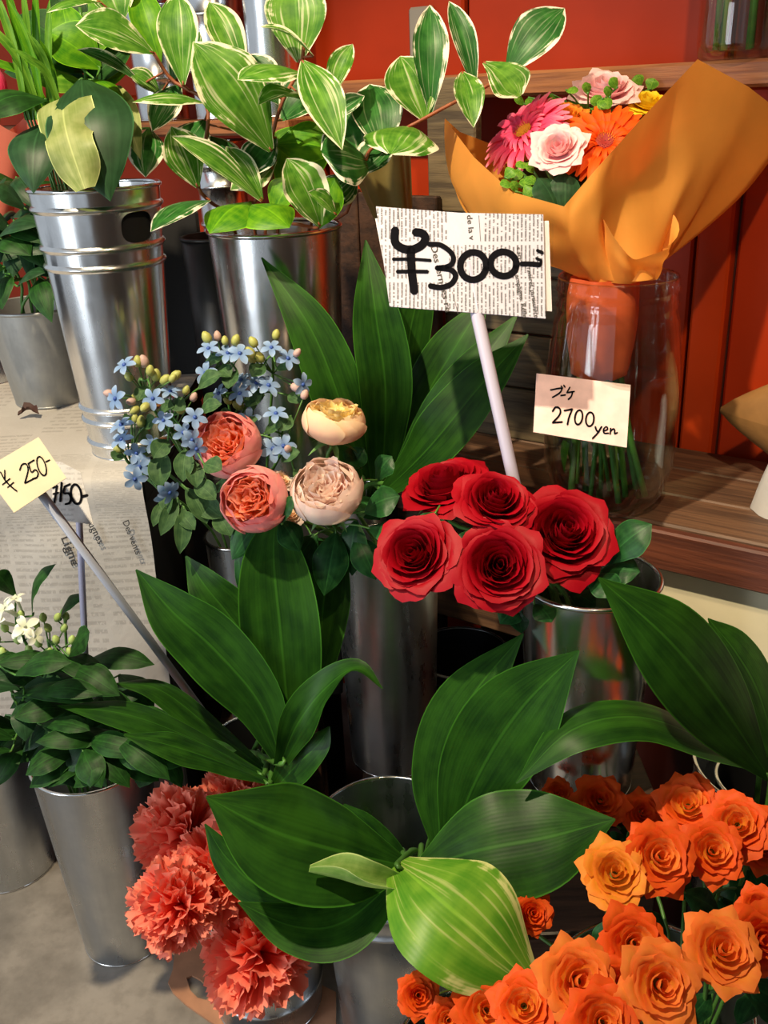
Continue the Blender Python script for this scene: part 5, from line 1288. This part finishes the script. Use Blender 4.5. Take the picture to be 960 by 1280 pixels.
def near(x, y): return min(stems, key=lambda s: (s[1][0] - x) ** 2 + (s[1][1] - y) ** 2)
for (x, y) in fl:
    t, h, d, n, pts = near(x, y); px = ZB5(x, y)
    dd = d - 0.03 + rb.uniform(-0.012, 0.012); c = P(px[0], px[1], dd); R = rb.uniform(14, 17.5) / F * dd
    A = cdir((x - h[0]) / 160 + rb.uniform(-0.2, 0.2), -(y - h[1]) / 160 + 0.35, 0.8)
    sg = rb.uniform(0, 6); sv = [v.co.copy() for v in STAR.vertices]; sf = [tuple(p.vertices) for p in STAR.polygons]
    def mk(o, dd=dd): M_ = frame(A, P(px[0], px[1], dd + o), R, sg); return [([M_ @ v for v in sv], sf, o)]
    c = P(px[0], px[1], dd + best(t.name, mk, OFF + (0.085, 0.1))[0][2])
    f = part('floret', STAR, t, frame(A, c - t.location, R, sg))
    part('floret_centre', STARC, f)
    vs, fs, uv = tube([n, n.lerp(c, 0.6) - A * 0.004, c - A * 0.001], 0.0009, 5); wpart('flower_stalk', vs, fs, SEPAL, t, uv)
for (x, y, k) in bd:
    t, h, d, n, pts = near(x, y); px = ZB5(x, y)
    dd = d - 0.02 + rb.uniform(-0.012, 0.012); c = P(px[0], px[1], dd); R = rb.uniform(9, 13) / F * dd
    A = cdir((x - h[0]) / 120 + rb.uniform(-0.2, 0.2), -(y - h[1]) / 120 + 0.5, 0.3)
    bv_ = [v.co.copy() for v in BUDM[k].vertices]; bf_ = [tuple(p.vertices) for p in BUDM[k].polygons]
    def mk(o, dd=dd): M_ = frame(A, P(px[0], px[1], dd + o), R); return [([M_ @ v for v in bv_], bf_, o)]
    c = P(px[0], px[1], dd + best(t.name, mk, OFF + (0.085,))[0][2])
    part('bud', BUDM[k], t, frame(A, c - t.location, R))
    vs, fs, uv = tube([n, n.lerp(c, 0.6), c - A * R * 0.5], 0.0009, 5); wpart('flower_stalk', vs, fs, SEPAL, t, uv)
for (t, b, e, w_, ap) in LATE: leaflet(t, b, e, w_, stalk=ap, face=(rnd.uniform(-0.4, 0.4), 0.5, 0.8))
LATE.clear()
for (bx, by, tx_, ty, w_) in ((240, 400, 190, 460, 50), (225, 440, 215, 560, 60), (300, 430, 290, 540, 50), (320, 470, 335, 560, 46), (270, 590, 215, 720, 42), (290, 620, 280, 780, 44), (250, 560, 240, 650, 40), (345, 310, 420, 280, 40), (340, 230, 420, 180, 46), (360, 150, 420, 130, 36), (510, 310, 560, 230, 44), (600, 160, 640, 165, 30), (450, 330, 430, 290, 30), (560, 380, 620, 350, 34), (80, 440, 60, 470, 34), (120, 330, 90, 325, 20), (330, 540, 400, 600, 50), (340, 600, 420, 660, 56), (300, 560, 370, 680, 56), (230, 600, 190, 690, 30), (640, 250, 690, 275, 36), (470, 360, 540, 330, 36), (390, 560, 440, 560, 40), (420, 250, 360, 290, 40), (620, 470, 680, 440, 40), (660, 500, 700, 560, 40), (180, 220, 140, 270, 40), (210, 300, 260, 290, 40), (160, 360, 200, 330, 40), (250, 270, 300, 300, 40), (400, 160, 450, 190, 44), (470, 170, 440, 230, 44), (560, 150, 520, 190, 44), (560, 250, 500, 290, 44), (520, 380, 460, 400, 44), (650, 320, 610, 370, 40), (360, 480, 420, 500, 50), (280, 640, 330, 700, 40), (400, 640, 450, 720, 56), (430, 600, 500, 640, 50)):
    t, h, d, n, pts = near(bx, by); b = ZB5(bx, by); e = ZB5(tx_, ty)
    leaflet(t, (b[0], b[1], d - 0.01), (e[0], e[1], d - 0.025), w_ / 2.667 * 1.35, L_TWE, face=(rb.uniform(-0.4, 0.4), 0.4, 0.9), stalk=pts, cup=0.2)

# ------------------------------------------------------------------ white flowers in the floor bucket
def bouv_floret():
    vs, fs, uv = tube([V((0, 0, -1.6)), V((0, 0, -0.6)), V((0, 0, 0))], [0.13, 0.17, 0.24], 8, cap=False)
    for k in range(4):
        a = k * 1.5708; d = V((math.cos(a), math.sin(a), 0))
        v2, f2, u2 = blade([d * 0.12, d * 0.5 + V((0, 0, 0.1)), d * 0.85 + V((0, 0, 0.02)), d * 1.05 + V((0, 0, -0.1))], [0.3, 0.62, 0.5, 0.05], V((0, 0, 1)), cup=0.15, nu=4, nv=6)
        b = len(vs); vs += v2; uv += u2; fs += [tuple(i + b for i in f) for f in f2]
    return mesh('floret', vs, fs, WHT, uv)
BV = bouv_floret()
rv = random.Random(31)
BH = [(20, 780, 'white flower stem with open blossoms and pale green buds'), (60, 800, 'white flower stem with tight buds beside the tag pole'), (-15, 830, 'white flower stem at the outer side of the floor bucket'), (100, 880, 'leafy flower stem below the newsprint tag'), (150, 940, 'leafy flower stem leaning towards the carnations'), (30, 900, 'leafy flower stem filling the floor bucket'), (205, 950, 'leafy flower stem with its leaves under the reaching broad leaf'), (80, 760, 'leafy flower stem with pointed leaves rising against the newspaper')]
bst = []
for i, (x, y, lb) in enumerate(BH):
    d = 1.19 + 0.015 * (i % 4)
    top = P(x, y, d); sp_ = route(V_B1, top, [top], 0.002)
    t = thing('white_flower_stem', lb, 'flower', sp_[0], 'white flower stems')
    pts = cat(sp_ + [sp_[-1].lerp(top, 0.6) + V((0, 0, 0.02)), top], 24)
    vs, fs, uv = tube(pts, 0.002, 6); wpart('stem', vs, fs, STEM, t, uv); occ_add(t.name, vs, fs)
    pts = pts[12:]
    bst.append((t, x, y, d, pts))
def bnear(x, y): return min(bst, key=lambda s: (s[1] - x) ** 2 + (s[2] - y) ** 2)
for (x, y, ax, r) in ((6, 760, (-0.5, 0.5, 0.6), 17), (20, 748, (-0.2, 0.8, 0.4), 12), (32, 784, (0.1, 0.4, 1), 17), (44, 795, (0.6, 0.2, 0.6), 13), (-4, 776, (-0.6, 0.3, 0.7), 15), (24, 792, (-0.3, 0.1, 0.9), 12)):
    t, hx, hy, d, pts = bst[0]; A = cdir(*ax); c = P(x, y, d - 0.03)
    part('floret', BV, t, frame(A, c - t.location, r / F * d, 0.5))
for (x, y) in ((22, 800), (48, 804), (54, 772), (26, 768), (6, 785), (60, 785), (70, 800), (80, 785), (82, 770), (72, 772), (90, 800), (4, 815), (2, 850), (36, 812), (62, 815), (-4, 800), (45, 780), (88, 815)):
    t, hx, hy, d, pts = bnear(x, y); c = P(x, y, d - 0.02)
    A = cdir(rv.uniform(-0.4, 0.6), 0.8, 0.4)
    part('bud', BUDWM, t, frame(A, c - t.location, 9.5 / F * d))
    e = P(hx, hy + 26, d + 0.01)
    vs, fs, uv = tube([min(pts, key=lambda q: (q - e).length), c - A * 0.004], 0.001, 5); wpart('flower_stalk', vs, fs, SEPAL, t, uv)
for (bx, by, tx_, ty, w_, k) in [(40, 770, 70, 705, 30, 0), (75, 775, 108, 745, 24, 0), (20, 745, -5, 715, 26, 0), (85, 820, 112, 790, 36, 0), (90, 835, 150, 870, 40, 0)] + [(rv.uniform(0, 150), rv.uniform(820, 940), 0, 0, 0, 1) for _ in range(52)] + [(rv.uniform(90, 235), rv.uniform(905, 960), 0, 0, 0, 1) for _ in range(26)]:
    t, hx, hy, d, pts = bnear(bx, by)
    if k:
        a = rv.uniform(-0.5, math.pi + 0.5); l = rv.uniform(62, 105); tx_, ty = bx + l * math.cos(a), by + l * math.sin(a) * 0.7; w_ = rv.uniform(26, 38)
        if ty > 985: ty = 985
    dd = d + rv.uniform(-0.04, 0.05) if k else d - 0.02
    leaflet(t, (bx, by, dd), (tx_, ty, dd - 0.03), w_, (L_BOU, L_BOU, L_DARK, L_BOU)[int(rv.random() * 4)] if k else L_BOU, face=(rv.uniform(-0.6, 0.6), 0.6, 0.7), stalk=pts, bow=0.18)

# ================================================================== bouquet in the glass jar
JF = Pz(757, 626, ZP); JD = (JF - CAM).dot(fwd); mp = JD / F
jt = P(772, 342, (V((JF.x, JF.y, 1.0)) - CAM).dot(fwd)).z
JH = jt - ZP
JF = V((JF.x, JF.y, ZP + 0.0005))
GLASS = thin_glass('jar_glass', (0.91, 0.94, 0.92, 1), 0.03, 0.05)
def jar_prof(H, k=1.0):
    rm, rx, rbs = 68 * mp * k, 79 * mp * k, 60 * mp * k
    return [(0.001, 0.004), (rbs * 0.7, 0.0), (rbs, 0.004), (rbs * 1.12, 0.02), (rx * 0.985, H * 0.2), (rx, H * 0.45), (rx * 0.985, H * 0.62), (rm * 1.05, H * 0.82), (rm * 0.99, H * 0.87), (rm * 1.03, H * 0.885), (rm * 0.985, H * 0.905), (rm, H * 0.94), (rm * 1.035, H * 0.95), (rm, H * 0.965), (rm, H * 0.99), (rm * 0.985, H), (rm * 0.96, H * 0.99), (rm * 0.95, H * 0.88), (rx * 0.95, H * 0.62), (rx * 0.965, H * 0.45), (rx * 0.95, H * 0.2), (rbs * 1.06, 0.024), (rbs * 0.9, 0.012), (0.001, 0.012)]
jar = thing('glass_jar', 'large clear glass jar holding the wrapped bouquet', 'jar', JF)
vs, fs, uv = lathe(jar_prof(JH), 56); part('glass', mesh('glass', vs, fs, GLASS, uv), jar)
wl = 0.56   # water level
m_ = thin_glass('clear_water', (0.93, 0.96, 0.92, 1), 0.0, 0.0)
rx = 79 * mp
vs, fs, uv = lathe([(0.001, 0.0135), (60 * mp * 0.88, 0.0135), (60 * mp * 1.04, 0.026), (rx * 0.94, JH * 0.2), (rx * 0.955, JH * 0.45), (rx * 0.945, JH * wl), (0.001, JH * wl)], 48)
part('water', mesh('water', vs, fs, m_, uv), jar)
# wrapped tissue
TISSUE = plain('orange_tissue', srgb('f7ac4a'), 0.65, var=0.05, bscale=14, bump=0.25, tr=0.42)
wr = thing('tissue_wrap', 'orange tissue paper wrapped in a wide cone around the bouquet', 'wrapping paper', V((JF.x, JF.y, JF.z + JH * 0.6)))
ring = [(556, 148, 1.27), (592, 196, 1.23), (640, 240, 1.19), (705, 258, 1.14), (748, 208, 1.13), (800, 150, 1.13), (872, 74, 1.15), (935, 108, 1.20), (992, 152, 1.27), (940, 150, 1.31), (840, 160, 1.33), (740, 180, 1.34), (640, 190, 1.34), (575, 165, 1.31)]
topc = V((JF.x, JF.y, jt + 0.001))
NR = 112
def cring(u):
    m = len(ring); t = (u % 1.0) * m; k = int(t); s = t - k
    a, b = P(*ring[k % m]), P(*ring[(k + 1) % m])
    return a.lerp(b, s)
tp0 = P(*ring[0]) - topc
ang = []
for k in range(len(ring) + 1):
    q = P(*ring[k % len(ring)]) - topc; ang.append(math.atan2(q.y, q.x))
for k in range(1, len(ang)):
    while ang[k] < ang[k - 1] - 1e-6 and ang[k - 1] - ang[k] > 0.001: ang[k] += 2 * math.pi
tot = ang[-1] - ang[0]
if tot > 2 * math.pi + 0.5: ang = [ang[0] + (a - ang[0]) * 2 * math.pi / tot for a in ang]
def aang(u):
    m = len(ring); t = u * m; k = min(int(t), m - 1); return lerp(ang[k], ang[k + 1], t - k)
def wrapf(u, v):
    T = cring(u); a = aang(u)
    o = V((math.cos(a), math.sin(a), 0))
    r0 = 0.050 * (1 + 0.10 * math.sin(u * 2 * math.pi * 9))
    bt = topc + o * r0
    ln = (T - bt).length
    out = (T - bt); out.z = 0
    hm = out.normalized() if out.length > 1e-4 else o
    wl_ = math.exp(-(min(abs(u - 0.02), 1.02 - u) / 0.13) ** 2)
    Cp = bt.lerp(T, 0.5) + hm * ((0.20 + 0.22 * wl_) * ln) - UZ * ((0.03 + 0.20 * wl_) * ln)
    p = bt * (1 - v) ** 2 + Cp * (2 * v * (1 - v)) + T * v * v
    n_ = noise.noise(V((u * 14, v * 3, 4))) * 0.010 * math.sin(math.pi * min(1, v * 1.0)) + 0.006 * math.sin(u * 2 * math.pi * 9) * (1 - v) * v * 3
    return p + hm * n_ + UZ * n_ * 0.3
vs, fs, uv = grid(wrapf, NR, 24); wpart('cone', vs, fs, TISSUE, wr, uv)
# gathered collar of tissue at the jar mouth and the wrapped bundle inside the jar
def collar(u, v):
    a = u * 2 * math.pi
    r = lerp(0.047, 0.064, v) * (1 + (0.09 + 0.05 * v) * math.sin(a * 7 + v * 2) + 0.06 * noise.noise(V((u * 8, v * 3, 9))))
    return topc + V((math.cos(a) * r, math.sin(a) * r, lerp(-0.003, 0.05 + 0.022 * math.sin(a * 2.0 + 0.5) + 0.01 * math.sin(a * 5), v)))
vs, fs, uv = grid(collar, 72, 12); wpart('gathered_collar', vs, fs, TISSUE, wr, uv)
def inn(u, v):
    a = u * 2 * math.pi
    r = lerp(0.036, 0.046, math.sin(v * math.pi * 0.8)) * (1 + 0.06 * math.sin(a * 6 + v) + 0.06 * noise.noise(V((u * 7, v * 5, 3))))
    if v < 0.03: r *= 0.6
    return V((JF.x - 0.018, JF.y, 0)) + V((math.cos(a) * r, math.sin(a) * r, lerp(JF.z + JH * 0.57, jt, v)))
vs, fs, uv = grid(inn, 48, 14); wpart('wrapped_stem_bundle', vs, fs, plain('pinkish_orange_tissue', srgb('e8693a'), 0.4, var=0.1, bscale=25, bump=0.3, tr=0.35), wr, uv)
rj = random.Random(8)
JR = V((JF.x, JF.y, JF.z + 0.016))
def bst_root(k): a = k * 2.4; r = 0.018 + 0.035 * ((k * 0.37) % 1); return JR + V((math.cos(a) * r, math.sin(a) * r, 0))
def jstem(t, root, c, r=0.003, mat=STEM):
    neck = V((JF.x - 0.018 + rj.uniform(-0.015, 0.015), JF.y + rj.uniform(-0.015, 0.015), JF.z + JH * 0.62)); nk2 = V((JF.x + rj.uniform(-0.02, 0.02), JF.y + rj.uniform(-0.02, 0.02), jt))
    vs, fs, uv = tube(cat([root, neck, nk2, c], 20), r, 8); wpart('stem', vs, fs, mat, t, uv)
def gerbera(label, px, dia, axis, mat, root, eye):
    c = P(*px); R = dia / 2 / F * px[2]; A = cdir(*axis)
    t = thing('gerbera', label, 'flower', root, 'gerberas in the bouquet')
    def pm(kind):
        key = ('ger', mat.name, kind)
        if key not in CACHE:
            L = (1.0, 0.94, 0.55)[kind]; zz = (-0.04, 0.03, 0.09)[kind]; wd = (0.19, 0.18, 0.10)[kind]
            vs, fs, uv = blade([V((0.12, 0, 0.0)), V((0.4 * L, 0, 0.06 + zz)), V((0.75 * L, 0, 0.08 + zz)), V((L, 0, 0.0 + zz * 0.5))], [wd * 0.35, wd * 0.9, wd, wd * 0.3], V((0, 0, 1)), cup=0.25, nu=4, nv=8)
            CACHE[key] = mesh('petal', vs, fs, mat, uv)
        return CACHE[key]
    for kind, n in ((0, 24), (1, 22), (2, 20)):
        for j in range(n):
            part('petal', pm(kind), t, frame(A, c - root, R * rj.uniform(0.95, 1.05), 2 * math.pi * (j + 0.4 * kind) / n + rj.uniform(-0.05, 0.05)) @ Matrix.Rotation(rj.uniform(-0.08, 0.08), 4, 'Y'))
    vs, fs, uv = lathe([(0.23, 0.02), (0.22, 0.10), (0.14, 0.13), (0.08, 0.11), (0.01, 0.10)], 20); part('disc', mesh('disc', vs, fs, eye), t, frame(A, c - root, R))
    vs2, fs2 = [], []
    for j in range(90):
        a = j * 2.4; r = 0.06 + 0.19 * math.sqrt(j / 90); q = V((r * math.cos(a), r * math.sin(a), 0.12)); b = len(vs2)
        o_ = V((math.cos(a), math.sin(a), 0)); s_ = V((-o_.y, o_.x, 0))
        vs2 += [q - s_ * 0.012, q + s_ * 0.012, q + o_ * 0.035 + V((0, 0, 0.055))]; fs2.append((b, b + 1, b + 2))
    f = part('disc_florets', mesh('disc_florets', vs2, fs2, GERC, smooth=False), t, frame(A, c - root, R)); f['kind'] = 'stuff'
    jstem(t, root, c - A * R * 0.05)
gerbera('orange gerbera half covered by the tissue flap', (756, 180, 1.205), 126, (-0.15, 0.35, 0.95), GER_O, JR + V((0.004, -0.002, 0)), GERCD)
gerbera('pink gerbera turned sideways in the bouquet', (658, 168, 1.255), 122, (-0.58, 0.42, 0.62), GER_P, JR + V((-0.006, 0.006, 0)), GERC)
def brose(label, px, d, ax, mi, mo, k, style='spray'):
    t = rose(label, px, d, ax, style, mi, mo, V((JF.x + 0.026 * math.cos(k * 1.7), JF.y + 0.026 * math.sin(k * 1.7), jt - 0.01)), 'roses in the bouquet', (), 'rose', sepals=False)
    return t
brose('soft pink rose between the two gerberas', (697, 180, 1.18), 66, (-0.3, 0.3, 0.9), PNK, PNK, 2)
brose('pale blush rose at the top of the bouquet', (757, 102, 1.26), 82, (-0.1, 0.6, 0.7), PNK, PNK, 3)
brose('small ruffled apricot flower beside the pink gerbera', (712, 140, 1.235), 46, (-0.1, 0.5, 0.8), ORA_Y, ORA_Y, 4)
brose('yellow flower behind the orange gerbera', (812, 122, 1.25), 54, (0.0, 0.6, 0.7), YLW, YLW, 5)
for lb, (x0, y0, d), lv, mt_ in (('sprig of small round green leaves at the top of the bouquet', (735, 150, 1.27), [(690 + 9 * k, 118 + 8 * math.sin(k * 1.9), 1.25) for k in range(10)] + [(700 + 12 * k, 132 + 6 * math.sin(k * 2.3), 1.245) for k in range(7)] + [(655, 130, 1.28), (662, 122, 1.28), (800, 108, 1.26), (812, 112, 1.26)], L_GRASS),
        ('sprig of round green leaves low inside the tissue cone', (690, 260, 1.22), [(632, 222, 1.20), (640, 230, 1.20), (648, 212, 1.21), (656, 222, 1.20), (664, 230, 1.20), (646, 240, 1.19), (655, 245, 1.19), (668, 215, 1.21), (660, 205, 1.22)], L_GRASS)):
    root = V((JF.x - 0.01, JF.y + (0.03 if y0 < 200 else -0.03), jt - 0.005))
    t = thing('green_sprig', lb, 'greenery', root, 'sprigs in the bouquet')
    hub = P(x0, y0, d + 0.01)
    checkpoint(); vs, fs, uv = tube([root, hub], 0.0015, 6); wpart('stem', vs, fs, STEM, t, uv)
    for (x, y, dd) in lv:
        a = rj.uniform(0, 6.28)
        leaflet(t, (x, y, dd), (x + 15 * math.cos(a), y + 15 * math.sin(a), dd - 0.004), 17, mt_, face=(rj.uniform(-0.3, 0.3), 0.5, 0.8), nu=4, nv=6, prof=(0.3, 0.9, 1.0, 0.8, 0.2), stalk=hub)
root = V((JF.x - 0.02, JF.y - 0.012, jt - 0.005)); hb_ = P(705, 285, 1.215)
t = thing('dark_leaf_sprig', 'dark leaves lining the inside of the tissue cone', 'greenery', root)
for (b, e, w_) in (((700, 275, 1.2), (672, 222, 1.2), 44), ((705, 275, 1.19), (705, 215, 1.19), 40), ((712, 270, 1.21), (735, 190, 1.23), 50), ((715, 275, 1.22), (690, 185, 1.26), 60), ((705, 278, 1.21), (650, 200, 1.26), 60), ((720, 260, 1.21), (760, 210, 1.235), 50)):
    leaflet(t, b, e, w_, L_DARK, stalk=hb_)
vs, fs, uv = tube([root, hb_], 0.0016, 6); wpart('stem', vs, fs, STEM, t, uv)
# stems standing in the water
for k in range(11):
    a = k * 2.4 + 0.6; r0 = 0.012 + 0.044 * math.sqrt((k + 0.5) / 11); r1 = 0.008 + 0.020 * math.sqrt((k + 0.5) / 11)
    b = JR + V((math.cos(a) * r0, math.sin(a) * r0, 0)); e = V((JF.x - 0.018 + math.cos(a) * r1, JF.y + math.sin(a) * r1, JF.z + JH * 0.60))
    t = thing('cut_stem', ('cut green flower stem standing in the jar water', 'cut green stem with a wet leaf hanging in the jar water')[k % 3 == 0], 'stem', b, 'stems in the jar')
    vs, fs, uv = tube(cat([b, b.lerp(e, 0.5) + V((rj.uniform(-0.006, 0.006), rj.uniform(-0.006, 0.006), 0)), e], 8), rj.uniform(0.0028, 0.0048), 8); wpart('stalk', vs, fs, STEM if k % 3 else plain('stem_light_green', srgb('86b04a'), 0.4), t, uv)
    if k % 3 == 0:
        m_ = b.lerp(e, 0.4); dr = V((math.cos(a), math.sin(a), 0))
        vs, fs, uv = blade([m_, m_ + dr * 0.012 + UZ * 0.01, m_ + dr * 0.016 - UZ * 0.01, m_ + dr * 0.014 - UZ * 0.035], [0.004, 0.02, 0.022, 0.001], dr, nu=6, nv=8); wpart('wet_leaf', vs, fs, L_GRASS, t, uv)

# second jar on the ledge
q = wallpt(925, 74, 0.06); q = V((q.x, q.y, zl + 0.0085))
m2 = (q - CAM).dot(fwd) / F
jar2 = thing('glass_jar', 'clear glass jar of stems on the high ledge above the bouquet', 'jar', q)
r2 = 56 * m2; r2 = min(r2, 0.056)
pr = [(0.001, 0.003), (r2 * 0.85, 0), (r2 * 0.96, 0.005), (r2, 0.02), (r2, 0.2), (r2 * 0.97, 0.2), (r2 * 0.96, 0.02), (r2 * 0.8, 0.01), (0.001, 0.01)]
vs, fs, uv = lathe(pr, 44); part('glass', mesh('glass', vs, fs, GLASS, uv), jar2)
for k in range(7):
    a = k * 2.4; r = 0.010 + 0.034 * math.sqrt(k / 7)
    b = q + V((math.cos(a) * r, math.sin(a) * r, 0.012))
    t = thing('cut_stem', 'pale green flower stem standing in the high jar', 'stem', b, 'stems in the high jar')
    vs, fs, uv = tube([b, b + V((rj.uniform(-0.003, 0.003), 0, 0.1)), b + V((math.cos(a) * r * 0.1, math.sin(a) * r * 0.1, 0.24))], 0.0042, 8); wpart('stalk', vs, fs, plain('pale_stem', srgb('8aa84a'), 0.45) if k % 2 else STEM, t, uv)
# cellophane wrapped bunch behind the sign
q = P(500, 262, 1.42)
def cel(u, v):
    a = u * 2 * math.pi; r = lerp(0.018, 0.045, v) * (1 + 0.12 * math.sin(a * 5))
    return q + V((math.cos(a) * r, math.sin(a) * r, -0.06 + 0.14 * v)) + RT * (-0.03 * v)
vs, fs, uv = grid(cel, 40, 10)
o = wpart('kraft_cone', vs, fs, plain('translucent_kraft_wrap', srgb('9a8a52'), 0.35, var=0.2, bscale=20, bump=0.4, tr=0.4), None, uv); tag(o, 'olive translucent paper cone behind the newsprint sign', 'wrapping paper')
